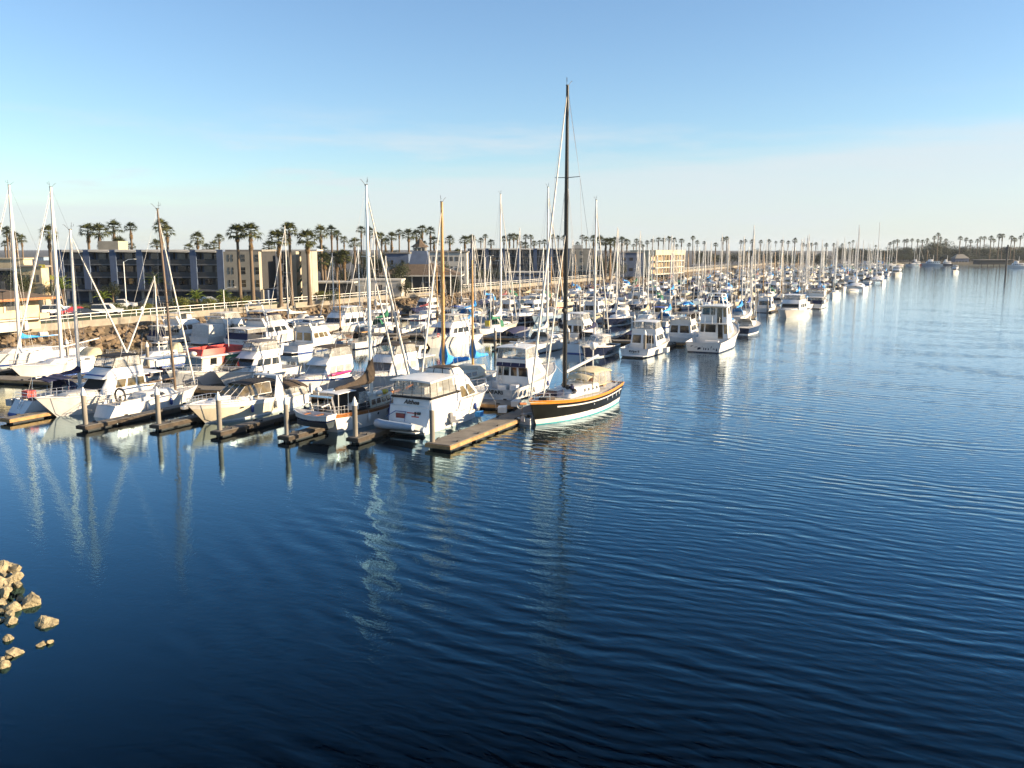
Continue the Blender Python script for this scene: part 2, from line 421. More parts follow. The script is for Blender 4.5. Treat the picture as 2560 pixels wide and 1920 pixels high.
    def rail(s, x0, x1=None, h=0.65, n=9, mid=True, name='bow_rail', r=0.022, inset=0.06):
        mb = MB(); L = s.L if x1 is None else x1; top = []
        for i in range(n+1):
            t = s.t_of(lerp(x0, L, i/n)); p = s.pt(t, 1); hh = h*min(1, 0.35 + i*0.5)
            y = max(0.05, p.y - inset); top.append((p.x, y, p.z + hh))
            for sd in (1, -1): mb.tube([(p.x, y*sd, p.z - 0.02), (p.x, y*sd, p.z + hh)], r*0.8, 4)
        for sd in (1, -1):
            mb.tube([(x, y*sd, z) for x, y, z in top], r, 5)
            if mid: mb.tube([(x, y*sd, z - h*0.45) for x, y, z in top], r*0.6, 4)
        if x1 is None: mb.tube([top[-1], (top[-1][0], -top[-1][1], top[-1][2])], r, 5)
        return mb.build(name, STEEL, s.root)
    def stern_rail(s, x1, h=0.6, n=4, r=0.022):
        mb = MB(); pts = []
        for i in range(n+1):
            p = s.pt(s.t_of(lerp(x1, 0.05, i/n)), 1); pts.append((p.x, p.y-0.06, p.z))
        allp = pts + [(x, -y, z) for x, y, z in pts[::-1]]
        for x, y, z in allp: mb.tube([(x, y, z-.02), (x, y, z+h)], r*.8, 4)
        for k in (h, h*.55): mb.tube([(x, y, z+k) for x, y, z in allp], r, 4)
        return mb.build('stern_rail', STEEL, s.root)
    def platform(s, l=0.9, z=0.32, w=None, m=None, x=0.0):
        w = w or s.bm(0)*0.92
        return MB().hexa([(x-l, -w*.85, z-.1), (x+.15, -w, z-.1), (x+.15, w, z-.1), (x-l, w*.85, z-.1), (x-l, -w*.85, z), (x+.15, -w, z), (x+.15, w, z), (x-l, w*.85, z)]).build('swim_platform', m or WHITE, s.root)
    def ladder(s, x, y, z0, z1, w=0.36, m=None, lean=0.0, n=4):
        mb = MB()
        for q in (-w/2, w/2): mb.tube([(x, y+q, z0), (x+lean, y+q, z1)], 0.025, 5)
        for i in range(n):
            t = (i+0.6)/n; mb.tube([(x+lean*t, y-w/2, lerp(z0, z1, t)), (x+lean*t, y+w/2, lerp(z0, z1, t))], 0.02, 4)
        return mb.build('ladder', m or STEEL, s.root)
    def antenna(s, x, y, z, h, tilt=-0.12, r=0.018, m=None):
        return MB().tube([(x, y, z), (x + tilt*h, y, z+h)], [r, r*0.5], 5).build('antenna', m or MASTW, s.root)
    def dome(s, x, y, z, r=0.28, post=0.35):
        return MB().tube([(x, y, z), (x, y, z+post)], 0.05, 6).lathe([(r*.75, post), (r, post+r*.25), (r, post+r*.7), (r*.75, post+r*1.1), (r*.3, post+r*1.25)], 12, (x, y, z)).build('radar_dome', WHITE, s.root, 50)
    def radar(s, x, z, w=1.2):
        return MB().lathe([(.18, 0), (.2, .15), (.12, .32)], 10, (x, 0, z)).box(x-.06, x+.06, -w/2, w/2, z+.32, z+.42).build('radar_scanner', WHITE, s.root)
    def arch(s, x, z0, z1, w, m=None, lean=-0.5, d=0.35, dy=0.15, th=0.09):
        mb = MB()
        for sd in (1, -1):
            mb.hexa([(x, sd*w-th/2, z0), (x+d*1.6, sd*w-th/2, z0), (x+d*1.6, sd*w+th/2, z0), (x, sd*w+th/2, z0),
                     (x+lean, sd*(w-dy)-th/2, z1), (x+lean+d, sd*(w-dy)-th/2, z1), (x+lean+d, sd*(w-dy)+th/2, z1), (x+lean, sd*(w-dy)+th/2, z1)])
        mb.box(x+lean-.02, x+lean+d+.02, -(w-dy)-th/2, (w-dy)+th/2, z1-.03, z1+.09)
        return mb.build('radar_arch', m or WHITE, s.root)
    def seats(s, x, z, w, m=None):
        MB().box(x, x+.5, -w, w, z, z+.42).box(x-.12, x, -w, w, z, z+.85).build('bench_seat', m or WHITEC, s.root)
    def helm(s, x, y, z):
        MB().hexa([(x, y-.35, z), (x+.5, y-.35, z), (x+.5, y+.35, z), (x, y+.35, z), (x+.2, y-.35, z+.95), (x+.5, y-.35, z+1.05), (x+.5, y+.35, z+1.05), (x+.2, y+.35, z+.95)]).build('helm_console', WHITE, s.root)
    def name_text(s, body, size, z, m=None, y=0.0, x=-0.012, tilt=0.0, shear=0.0, bold=0.0):
        R = Matrix(((0, 0, -1, 0), (-1, 0, 0, 0), (0, 1, 0, 0), (0, 0, 0, 1)))
        M = Matrix.Translation((x, y, z)) @ Matrix.Rotation(tilt, 4, 'Y') @ R
        return text_part(body, size, m or BLACK, s.root, M, shear, bold)
    def script_line(s, w, z, y=0.0, x=-0.012, m=None, h=0.045):
        """a line of lettering too small to read: short strokes"""
        mb = MB(); yy = y + w/2
        rnd = random.Random(int(w*1000 + z*100))
        while yy > y - w/2:
            l = rnd.uniform(.04, .09); mb.box(x-.004, x+.006, yy-l, yy, z, z + h*rnd.uniform(.6, 1.3)); yy -= l + rnd.choice((.03, .03, .08))
        return mb.build('home_port_lettering', m or BLACK, s.root)
    # --- sailing gear
    def mast(s, x, top, r=0.10, m=None, z0=None, spread=((0.5, 0.9),), gear=True, rake=0.0, name='mast'):
        z0 = (s.sh(s.t_of(x)) if z0 is None else z0) - 0.1
        tx = x - rake*top
        r *= 1.25
        MB().tube([(x, 0, z0), (lerp(x, tx, .6), 0, lerp(z0, top, .6)), (tx, 0, top)], [r, r*.95, r*.62], 8).build(name, m or MASTW, s.root, 60)
        if s.hi:
            for fr, ln in spread:
                z = lerp(z0, top, fr); xx = lerp(x, tx, fr)
                MB().tube([(xx-.12, -ln, z+.05), (xx, 0, z), (xx-.12, ln, z+.05)], [.025, .035, .025], 5).build('spreader', m or MASTW, s.root)
            if gear:
                g = MB().box(tx-.12, tx+.14, -.07, .07, top-.02, top+.06)
                g.tube([(tx-.1, 0, top), (tx-.5, .1, top+.42), (tx-.62, .1, top+.4)], .018, 4).tube([(tx+.1, 0, top), (tx+.16, -.02, top+.62)], .014, 4)
                g.tube([(tx+.05, 0, top+.3), (tx+.55, .25, top+.3), (tx+.55, .25, top+.5)], .016, 4)
                g.build('masthead_gear', BLACK, s.root)
        s.mx, s.mtop, s.mtx = x, top, tx
    def rig(s, bow=None, stern=None, frac=1.0, r=0.011, chain=None, spread=0.9, fr=0.5):
        mb = MB(); x, tz, tx = s.mx, s.mtop, s.mtx
        c = chain or s.bm(s.t_of(x))*0.95; zd = s.sh(s.t_of(x)); zs = lerp(zd, tz, fr); xs = lerp(x, tx, fr) - .12
        for sd in (1, -1):
            mb.tube([(x-.1, sd*c, zd), (xs, sd*spread, zs), (tx, 0, tz*.985)], r, 3, cap=False)
            mb.tube([(x+.45, sd*c, zd), (xs+.1, sd*.05, zs)], r, 3, cap=False)
            mb.tube([(x-.55, sd*c, zd), (xs+.1, sd*.05, zs)], r, 3, cap=False)
        if stern is not None: mb.tube([(stern, 0, s.sh(0)), (tx, 0, tz)], r, 3, cap=False)
        if bow is not None: mb.tube([(bow, 0, s.sh(1)), (tx, 0, tz*frac)], r, 3, cap=False)
        return mb.build('rigging', WIRE, s.root)
    def furled(s, bx, bz, frac=0.97, r=0.085, m=None, x1=None, z1=None):
        a = Vector((bx, 0, bz)); b = Vector((s.mtx if x1 is None else x1, 0, s.mtop*frac if z1 is None else z1))
        pts = [a.lerp(b, q) for q in (0, .04, .3, .7, .95, 1)]
        return MB().tube(pts, [.02, r, r*1.05, r*.7, r*.4, .015], 7).build('furled_headsail', m or SAILW, s.root, 60)
    def boom(s, x, z, l, m=None, cover=None, hgt=1.3, rise=0.0, r=0.075, wid=0.22, bare=0.0, tail=0.24):
        e = (x - l, 0, z + rise)
        MB().tube([(x-.05, 0, z), e], r, 7).build('boom', m or MASTW, s.root, 60)
        if cover:
            rings = []; n = 14; lc = l - bare
            for i in range(n+1):
                q = i/n; xx = x - 0.1*(q < .01) + .14 - q*lc; zz = z + rise*q*lc/l - .09
                h = hgt*math.exp(-q*7.5) + tail*(1.25 - 0.65*q) + 0.03*math.sin(q*23); w = wid*(0.75 + .5*math.exp(-q*3))*(1 - .45*q)
                rings.append([(xx, w*math.sin(t)*(1 if math.cos(t) < 0 else .62), zz + h*(0.5 + 0.5*math.cos(t))) for t in [2*math.pi*j/10 for j in range(10)]])
            MB().rings(rings).build('sail_cover', cover, s.root, 60)
    def lifelines(s, x0, x1, h=0.62, n=6, r=0.011):
        mb = MB()
        for sd in (1, -1):
            pts = []
            for i in range(n+1):
                p = s.pt(s.t_of(lerp(x0, x1, i/n)), 1); y = sd*max(.05, p.y-.05)
                mb.tube([(p.x, y, p.z-.02), (p.x, y, p.z+h)], .016, 4); pts.append((p.x, y, p.z+h))
            mb.tube(pts, r, 3, cap=False); mb.tube([(a, b, c-h*.45) for a, b, c in pts], r, 3, cap=False)
        return mb.build('lifelines', STEEL, s.root)
    def pulpit(s, l=1.2, h=0.62):
        mb = MB(); p1 = s.pt(s.t_of(s.L-l), 1); p2 = s.pt(1, 1)
        top = [(p1.x, p1.y-.05, p1.z+h), (p2.x-.05, .14, p2.z+h), (p2.x-.05, -.14, p2.z+h), (p1.x, -p1.y+.05, p1.z+h)]
        mb.tube(top, .022, 5); mb.tube([(a, b, c-h*.45) for a, b, c in top], .016, 4)
        for a, b, c in top: mb.tube([(a, b, c), (a-.05, b, c-h)], .02, 4)
        return mb.build('bow_pulpit', STEEL, s.root)
    def dodger(s, x0, x1, z, w, h=1.1, m=None, win=True):
        """canvas spray hood over the companionway, open aft"""
        rings = []
        for i in range(5):
            q = i/4; x = lerp(x1, x0, q); hh = h*math.sin(math.pi/2*min(1, .12 + q*1.05)); ww = w*(.82 + .18*q)
            rings.append([(x, ww*math.cos(t), z + hh*min(1, 1.25*math.sin(t))) for t in [math.pi*j/10 for j in range(11)]])
        o = MB().rings(rings, closed=False, cap=False).build('dodger', m or NAVY, s.root, 60)
        if win: MB().add([(lerp(x1, x0, .30)+.05, -w*.62, z+.42*h), (lerp(x1, x0, .30)+.05, w*.62, z+.42*h), (lerp(x1, x0, .55)+.07, w*.6, z+.80*h), (lerp(x1, x0, .55)+.07, -w*.6, z+.80*h)], [(0, 1, 2, 3)]).build('clear_panel', VINYL, o)
        return o
    def lines(s):
        mb = MB()
        for sd in (1, -1):
            a = s.pt(.93, 1); b_ = s.pt(.1, 1)
            mb.tube([(a.x, sd*a.y, a.z), (a.x-1.4, sd*(s.B/2+.1), (a.z+.4)/2-.15), (a.x-2.4, sd*(s.B/2+.75), .5)], .016, 4)
            mb.tube([(b_.x, sd*b_.y, b_.z), (b_.x+.4, sd*(s.B/2+.75), .5)], .016, 4)
        mb.build('mooring_rope', WHITEC, s.root)
        for i, q in enumerate((.3, .55)):
            for sd in (1, -1):
                p = s.pt(q, .55); MB().lathe([(.03, -.32), (.13, -.24), (.14, .2), (.04, .32)], 8, (p.x, sd*(p.y+.15), p.z)).tube([(p.x, sd*(p.y+.12), p.z+.3), (p.x, sd*(s.pt(q, 1).y), s.sh(q))], .012, 3).build('fender', (WHITE, BLUEP)[i], s.root, 50)
    def place(s, px, py, z=0.0, head=1, end='stern', dang=0.0, ang=None, world_pos=None):
        """put the boat's transom or stem over the photographed point; head +1: bow up-channel, -1: bow towards the bridge"""
        a = (UANG if head > 0 else UANG + math.pi) if ang is None else ang
        a += math.radians(dang); p = gp(px, py, z) if world_pos is None else Vector(world_pos); p.z = 0
        d = Vector((math.cos(a), math.sin(a), 0))
        if end == 'bow': p = p - d*(s.L*(1 - s.rake) if z == 0 else s.L)
        s.root.location = p; s.root.rotation_euler = (0, 0, a); s.dirv = d; s.pos = p
        return s
    def x_for(s, px):
        """station along the centre line that lies under photograph column px"""
        k = (px - 1280)/F_PX; den = s.dirv.x - k*CP*s.dirv.y
        return (k*(CP*s.pos.y + SP*CAM_H) - s.pos.x)/den
    def z_for(s, x, py):
        return z_at((s.pos + s.dirv*x).y, py)
# ------------------------------------------------------------------ water
def water_material():
    m = bpy.data.materials.new('harbour_water'); m.use_nodes = True; nt = m.node_tree
    b = nt.nodes['Principled BSDF']; N = nt.nodes.new; Lk = nt.links.new
    b.inputs['Base Color'].default_value = (0.0012, 0.0045, 0.0125, 1); b.inputs['Roughness'].default_value = 0.035; b.inputs['IOR'].default_value = 1.33
    geo = N('ShaderNodeNewGeometry'); sep = N('ShaderNodeSeparateXYZ'); Lk(geo.outputs['Position'], sep.inputs[0])
    X, Y = sep.outputs[0], sep.outputs[1]
    def M(op, a, b_=None, c=None):
        k = N('ShaderNodeMath'); k.operation = op
        for i, q in enumerate((a, b_, c)):
            if q is None: continue
            if isinstance(q, (int, float)): k.inputs[i].default_value = q
            else: Lk(q, k.inputs[i])
        return k.outputs[0]
    def MR(v, a, c, d=0.0, e=1.0):
        k = N('ShaderNodeMapRange'); k.interpolation_type = 'SMOOTHSTEP'; Lk(v, k.inputs[0])
        for i, q in enumerate((a, c, d, e)): k.inputs[i+1].default_value = q
        return k.outputs[0]
    def noise(sx, sy, ang, scale, detail, loc=0.0, dist=0.0):
        mp = N('ShaderNodeMapping'); mp.vector_type = 'TEXTURE'; mp.inputs['Rotation'].default_value = (0, 0, ang); mp.inputs['Scale'].default_value = (sx, sy, 1); mp.inputs['Location'].default_value = (loc, loc*.7, 0)
        Lk(geo.outputs['Position'], mp.inputs[0]); t = N('ShaderNodeTexNoise'); t.inputs['Scale'].default_value = scale
        t.inputs['Detail'].default_value = detail; t.inputs['Roughness'].default_value = 0.5; t.inputs['Distortion'].default_value = dist
        Lk(mp.outputs[0], t.inputs[0]); return M('SUBTRACT', t.outputs[0], 0.5)
    big = noise(1, 1, 0, 0.06, 2); med = noise(1, 1, 0, 0.35, 2, 5)
    def swell(ang, lam, warp, wob):
        """crests perpendicular to direction ang, bent by noise"""
        ph = M('ADD', M('MULTIPLY', X, math.cos(ang)), M('MULTIPLY', Y, math.sin(ang)))
        ph = M('ADD', ph, M('ADD', M('MULTIPLY', big, warp), M('MULTIPLY', med, wob)))
        return M('SINE', M('MULTIPLY', ph, 2*math.pi/lam))
    # two trains of small waves on the open channel
    uu = M('ADD', M('MULTIPLY', M('ADD', X, 5.0), U.x), M('MULTIPLY', M('SUBTRACT', Y, 62.4), U.y))
    vv = M('ADD', M('MULTIPLY', M('ADD', X, 5.0), V.x), M('MULTIPLY', M('SUBTRACT', Y, 62.4), V.y))
    wx = M('ADD', X, M('MULTIPLY', big, 10))
    inb = M('MULTIPLY', MR(vv, -1, 5), MR(uu, -9, -2))                # inside the berths
    chan = M('SUBTRACT', 1, inb)
    dist = MR(Y, 60, 260, 1, 0.45)
    A = M('MULTIPLY', M('MULTIPLY', swell(math.radians(57), 1.25, 5.0, 1.1), M('MULTIPLY', MR(wx, -13, -3), MR(noise(3, 1, math.radians(-33), 0.16, 2, 9), -0.10, 0.12, 0.05, 1.0))), M('MULTIPLY', chan, dist))
    A2 = M('MULTIPLY', M('MULTIPLY', swell(math.radians(72), 0.62, 4.0, 0.8), MR(wx, -6, 4)), M('MULTIPLY', chan, dist))
    cx, cy = -8.0, 38.0
    dd = M('SQRT', M('ADD', M('POWER', M('ADD', X, -cx), 2), M('MULTIPLY', M('POWER', M('ADD', Y, -cy), 2), 0.45)))
    Bw = M('MULTIPLY', swell(math.radians(27), 1.6, 5.0, 1.2), MR(M('ADD', dd, M('MULTIPLY', big, 8)), 9.5, 3.0))
    rip = noise(0.75, 2.4, math.radians(57), 1.5, 3, 3, 0.3)
    rip2 = noise(1, 1, 0, 3.5, 3, 7)
    h = M('MULTIPLY', A, 0.0105)
    h = M('ADD', h, M('MULTIPLY', A2, 0.0030))
    h = M('ADD', h, M('MULTIPLY', Bw, 0.0095))
    h = M('ADD', h, M('MULTIPLY', M('MULTIPLY', rip, M('MULTIPLY', MR(wx, -14, 0, 0.22, 1), M('MULTIPLY', dist, MR(inb, 0, 1, 1, 0.22)))), 0.030))
    h = M('ADD', h, M('MULTIPLY', M('MULTIPLY', rip2, dist), 0.0052))
    h = M('ADD', h, M('MULTIPLY', noise(2.5, 6, math.radians(60), 0.7, 2, 2), 0.010))
    h = M('ADD', h, M('MULTIPLY', M('MULTIPLY', noise(1, 1, 0, 7.0, 3, 11), MR(dd, 16, 4)), 0.0045))
    bp = N('ShaderNodeBump'); bp.inputs['Strength'].default_value = 1.0; bp.inputs['Distance'].default_value = 1.0
    Lk(h, bp.inputs['Height'])
    nt.nodes.remove(b); df = N('ShaderNodeBsdfDiffuse'); df.inputs['Color'].default_value = (0.0001, 0.0007, 0.0028, 1)
    gl = N('ShaderNodeBsdfGlossy'); gl.inputs['Roughness'].default_value = 0.06
    fr = N('ShaderNodeFresnel'); fr.inputs['IOR'].default_value = 1.33
    fac = M('MINIMUM', M('MULTIPLY', M('POWER', M('MAXIMUM', M('SUBTRACT', fr.outputs[0], 0.044), 0.0), 0.82), 1.56), 1.0)
    tn = N('ShaderNodeMix'); tn.data_type = 'RGBA'; tn.inputs[6].default_value = (0.32, 0.76, 1.0, 1); tn.inputs[7].default_value = (0.84, 0.94, 1.0, 1); Lk(MR(fac, 0.05, 0.8), tn.inputs[0]); Lk(tn.outputs[2], gl.inputs['Color'])
    mx = N('ShaderNodeMixShader'); Lk(fac, mx.inputs[0]); Lk(df.outputs[0], mx.inputs[1]); Lk(gl.outputs[0], mx.inputs[2])
    for n_ in (gl, fr): Lk(bp.outputs[0], n_.inputs['Normal'])
    Lk(mx.outputs[0], nt.nodes['Material Output'].inputs[0])
    return m
WATER = water_material()
w = MB().add([(-2600, -300, 0), (2900, -300, 0), (2900, 3300, 0), (-2600, 3300, 0)], [(0, 1, 2, 3)]).build('water', WATER)
struct(w)

# ------------------------------------------------------------------ shore, sea wall, promenade
GZ = 3.3
VW = 77.0                                         # the sea wall's line, measured across from the channel
ASPH = mat('asphalt', (0.055, 0.054, 0.055), 0.9, 0.15, 0.6)
EARTH = mat('bank_earth', (0.10, 0.075, 0.045), 0.95, 0.2, 1.5, bump=0.1)
CONC = mat('concrete', (0.24, 0.215, 0.175), 0.85, 0.12, 0.8)
PROM = mat('promenade_concrete', (0.30, 0.275, 0.235), 0.85, 0.1, 0.8)
GRASSG = mat('lawn', (0.06, 0.085, 0.03), 0.95, 0.25, 1.5)
def strip(name, v0, v1, z, u0, u1, m, parent=None):
    return MB().add([uv(u0, v0, z), uv(u0, v1, z), uv(u1, v1, z), uv(u1, v0, z)], [(0, 3, 2, 1)]).build(name, m, parent)
struct(strip('shore_ground', VW-.2, 2600, GZ-.02, -260, 2400, ASPH))
struct(strip('promenade_path', VW, VW+3.2, GZ+.012, -160, 700, PROM))
struct(strip('lawn', VW+3.3, VW+7.5, GZ+.008, -20, 520, GRASSG))
MB().hexa([uv(-160, VW-7.5, -1.5), uv(700, VW-7.5, -1.5), uv(700, VW+.2, -1.5), uv(-160, VW+.2, -1.5), uv(-160, VW-6.8, -.9), uv(700, VW-6.8, -.9), uv(700, VW-.3, GZ-.55), uv(-160, VW-.3, GZ-.55)]).build('bank', EARTH)
struct(bpy.data.objects['bank'])
sw = thing('sea_wall', 'low pale concrete sea wall running along the shore above the rocks', 'wall', uv(0, VW))
seg = []
for i in range(43):
    u0 = -160 + i*20
    o = MB().box(0, 19.96, -.18, .18, GZ-1.2, GZ+.42).build('wall_panel', CONC, sw)
    o.location = (u0, 0, 0)
sw.rotation_euler = (0, 0, UANG)
pr_ = thing('promenade_railing', 'white painted metal railing along the top of the sea wall', 'railing', uv(0, VW), UANG)
RAILW = mat('railing_paint', (0.78, 0.76, 0.70), 0.5, 0.05, 3)
MB().box(-160, 420, -.035, .035, GZ+1.32, GZ+1.40).build('top_rail', RAILW, pr_)
MB().box(-160, 420, -.03, .03, GZ+.86, GZ+.92).build('mid_rail', RAILW, pr_)
pm_ = MB().box(-.04, .04, -.045, .045, GZ+.40, GZ+1.30).mesh('post', RAILW)
for i in range(150):
    link('post', pm_, pr_, (-30 + i*2.6, 0, 0))

# ------------------------------------------------------------------ stones
def rock_mesh(seed, name='rock', n=2, m=None, flat=0.75, jag=0.28):
    import bmesh
    rnd = random.Random(seed); bm = bmesh.new(); bmesh.ops.create_icosphere(bm, subdivisions=n, radius=0.5)
    pl = [(Vector((rnd.gauss(0, 1), rnd.gauss(0, 1), rnd.gauss(0, 1))).normalized(), rnd.uniform(.24, .40)) for _ in range(14)]
    for v in bm.verts:
        c = v.co.copy()
        for nrm, d in pl:
            q = c.dot(nrm)
            if q > d: c -= nrm*(q - d)
        c *= 1 + rnd.uniform(-jag, jag)*.25
        c.z *= flat; v.co = c*1.25
    me = bpy.data.meshes.new(name); bm.to_mesh(me); bm.free(); me.materials.append(m); return me
STONE = mat('revetment_stone', (0.165, 0.12, 0.075), 0.95, 0.22, 1.7, bump=0.08, col2=(0.07, 0.052, 0.035))
PALEST = mat('barnacled_stone', (0.31, 0.26, 0.16), 0.95, 0.2, 3.0, bump=0.12, col2=(0.09, 0.075, 0.045))
rms = [rock_mesh(40+i, 'rock', 1, STONE) for i in range(7)]
rev = thing('rock_revetment', 'sloping bank of tumbled brown rocks below the sea wall', 'rocks', uv(0, VW))
rnd = random.Random(3); spots = []
u = -45.0
while u < 330:
    k = 6
    for j in range(k):
        q = (j + rnd.uniform(.1, .9))/k
        spots.append((u + rnd.uniform(-.5, .5), VW - .6 - q*6.6, lerp(GZ-.75, -.75, q)))
    u += 0.95 if u < 60 else 1.25
def vis(s):
    p = uv(s[0], s[1], s[2]); d = math.hypot(p.x, p.y); return d if abs(p.x)/p.y < .62 else 9999
spots.sort(key=vis); stuff = MB()
for i, (a, b_, z) in enumerate(spots):
    me = rms[rnd.randrange(7)]; sc = rnd.uniform(.85, 1.75); p = uv(a, b_, z) - rev.location
    rot = Matrix.Rotation(rnd.uniform(0, 6.3), 4, 'Z') @ Matrix.Rotation(rnd.uniform(-.5, .5), 4, 'X')
    if i < 300:
        o = link('rock', me, rev, p); o.scale = (sc, sc*rnd.uniform(.8, 1.2), sc); o.rotation_euler = rot.to_euler()
    else:
        vs_ = [rot @ (v.co*sc) + p for v in me.vertices]; stuff.add(vs_, [tuple(f.vertices) for f in me.polygons])
so = stuff.build('rocks', STONE, rev); so['kind'] = 'stuff'
# boulders at the foot of the bridge
bms = [rock_mesh(80+i, 'boulder', 3, PALEST, flat=.8, jag=.3) for i in range(6)]
BL = [(10,1437,36),(39,1460,26),(12,1458,22),(21,1477,26),(46,1477,16),(12,1493,24),(79,1510,50),(27,1526,32),(4,1530,16),(29,1555,28),(4,1553,14),
      (116,1560,38),(100,1562,26),(23,1598,20),(122,1608,16),(104,1613,18),(39,1635,28),(22,1640,20),(4,1650,16),(6,1668,24),(-8,1450,50),(-6,1480,44),(-8,1515,40),(50,1500,16)] + [(random.Random(i).uniform(-12, 44), 1432 + i*5.6, random.Random(i+50).uniform(12, 26)) for i in range(20)]
bl_lab = {6: 'large pale flat-topped boulder standing clear of the rock pile in dark water',
          11: 'pale boulder out in the water beyond the rock pile with a dark wet side', 14: 'small low rock barely breaking the water, bright tip', 16: 'low pale rock awash alone in the shallows'}
for i, (px, py, wpx) in enumerate(BL):
    p = gp(px, py, 0.0); s_ = wpx/F_PX*p.length*1.15
    o = link('boulder', bms[i % 6]); o.location = (p.x, p.y, s_*.12 + (.25 if px < 50 and py < 1500 else 0)); o.scale = (s_, s_*rnd.uniform(.8, 1.1), s_*rnd.uniform(.75, 1.0)); o.rotation_euler = (rnd.uniform(-.3, .3), rnd.uniform(-.3, .3), rnd.uniform(0, 6))
    if i in bl_lab: tag(o, bl_lab[i], 'boulder', 'boulders in the shallows')
    else: tag(o, 'pale barnacled boulder heaped with others at the water edge', 'boulder', 'boulders heaped in the shallows')

# ------------------------------------------------------------------ floating docks
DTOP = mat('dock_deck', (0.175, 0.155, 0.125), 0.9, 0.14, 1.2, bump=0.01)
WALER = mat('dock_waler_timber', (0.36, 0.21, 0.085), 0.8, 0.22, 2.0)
PILE = mat('concrete_pile', (0.22, 0.20, 0.17), 0.9, 0.18, 1.4, streak=True)
PCAP = mat('pile_cap_white', (0.74, 0.72, 0.68), 0.5, 0.06, 3)
def dock_mesh(l, w=1.6, z=0.46):
    mb = MB(); mb.box(0, l, -w/2, w/2, .32, z, 0)
    for i in range(1, int(l/2.4)): mb.box(i*2.4-.012, i*2.4+.012, -w/2+.02, w/2-.02, z-.02, z+.004, 2)
    for i in range(int(l/3)):
        for sd in (1, -1): mb.box(i*3+1.2, i*3+1.5, sd*(w/2-.12)-.04, sd*(w/2-.12)+.04, z, z+.11, 2)
    for sd in (1, -1): mb.box(0.02, l-.02, min(sd*w/2, sd*(w/2+.09)), max(sd*w/2, sd*(w/2+.09)), .16, z-.05, 1)
    mb.box(-.09, 0, -w/2-.09, w/2+.09, .16, z-.05, 1)
    k = max(1, int(l/3))
    for i in range(k): mb.box(i*l/k+.3, (i+1)*l/k-.3, -w/2+.12, w/2-.12, -.3, .32, 2)
    return mb
WALER_SHADE = mat('shaded_waler', (0.055, 0.042, 0.03), 0.9, 0.25, 2.0)  # dark copy of the waler timber, shade from the hulls painted into its colour
DTOP_SHADE = mat('shaded_dock_deck', (0.105, 0.098, 0.088), 0.9, 0.16, 1.2, bump=0.01)  # dark copy of the dock deck with the boats' shade in its colour
FLOATM = mat('dock_float', (0.035, 0.035, 0.035), 0.8, 0.1, 2)
PILE_ME = None
def pile(p, label, h=2.7, group=None, r=0.185):
    t = thing('dock_pile', label, 'pile', (p.x, p.y, 0), 0, group)
    MB().lathe([(r, -1.2), (r, h)], 12).build('shaft', PILE, t, 40)
    MB().lathe([(r+.02, h-.02), (r+.02, h+.16), (.03, h+.62)], 12).build('cap', PCAP, t, 40)
    return t
W = (V - U*0.2).normalized()                      # the head walks lie a little off square
WANG = math.atan2(W.y, W.x)
def head_walk(u0, v0, v1, label, w=2.4, group=None):
    p = uv(u0 - .2*v0, v0); l = (v1 - v0)*math.hypot(1, .2)
    t = thing('floating_dock', label, 'dock', p, WANG, group)
    dock_mesh(l, w).build('walkway', [DTOP, WALER, FLOATM], t); return t
def finger(dock, p0, length, ang, w=1.5, lit=False):
    """p0: world start at the outer tip; runs along ang"""
    o = dock_mesh(length, w).build('finger', [DTOP, WALER, FLOATM] if lit else [DTOP_SHADE, WALER_SHADE, FLOATM], dock)  # fingers not lit get the deck and timber with painted-in shade
    o.matrix_world = Matrix.Translation(p0) @ Matrix.Rotation(ang, 4, 'Z')
    o.matrix_parent_inverse = Matrix.Identity(4)
    o.matrix_basis = (Matrix.Translation(dock.location) @ Matrix.Rotation(dock.rotation_euler.z, 4, 'Z')).inverted() @ Matrix.Translation(p0) @ Matrix.Rotation(ang, 4, 'Z')
    return o
dockA = head_walk(14.0, 1.0, 76, 'floating walkway and fingers holding the row of boats beside the dark cutter')
tips = [(206,1062,'fourth'),(390,1060,''),(543,1076,''),(712,1088,''),(884,1092,''),(1097,1108,'')]
pl_lab = ['square-set concrete pile with white cone cap beside the white sedan cruiser bow', 'concrete pile with white cone cap beside the small blue-and-white sloop',
          'concrete pile with white cone cap standing before the cream express cruiser bow', 'tall dark concrete pile with white cap beside the stern dinghy of the ketch-rigged boat',
          'concrete pile with white cone cap before the wood-railed cutter', 'concrete pile with white cone cap beside the aft-cabin yacht and dock steps']
for i, (px, py, _) in enumerate(tips):
    p = gp(px, py, .5); p.z = 0
    rel = p - ORG; uu_, v_ = rel.dot(U), rel.dot(V)
    L_ = (14.0 - .2*v_) - uu_
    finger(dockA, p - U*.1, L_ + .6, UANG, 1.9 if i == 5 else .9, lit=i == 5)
    # triangular knee at the tip that carries the pile
    pile(p + U*.35 + V*(.1 if i != 5 else .75), pl_lab[i].replace('square-set ', ''), 2.75)
fo = [c for c in kids(dockA) if c.name.startswith('finger')]
pl_ = gp(14, 1046, .46); pl_.z = 0; finger(dockA, pl_, 13, UANG, 1.1, lit=True)
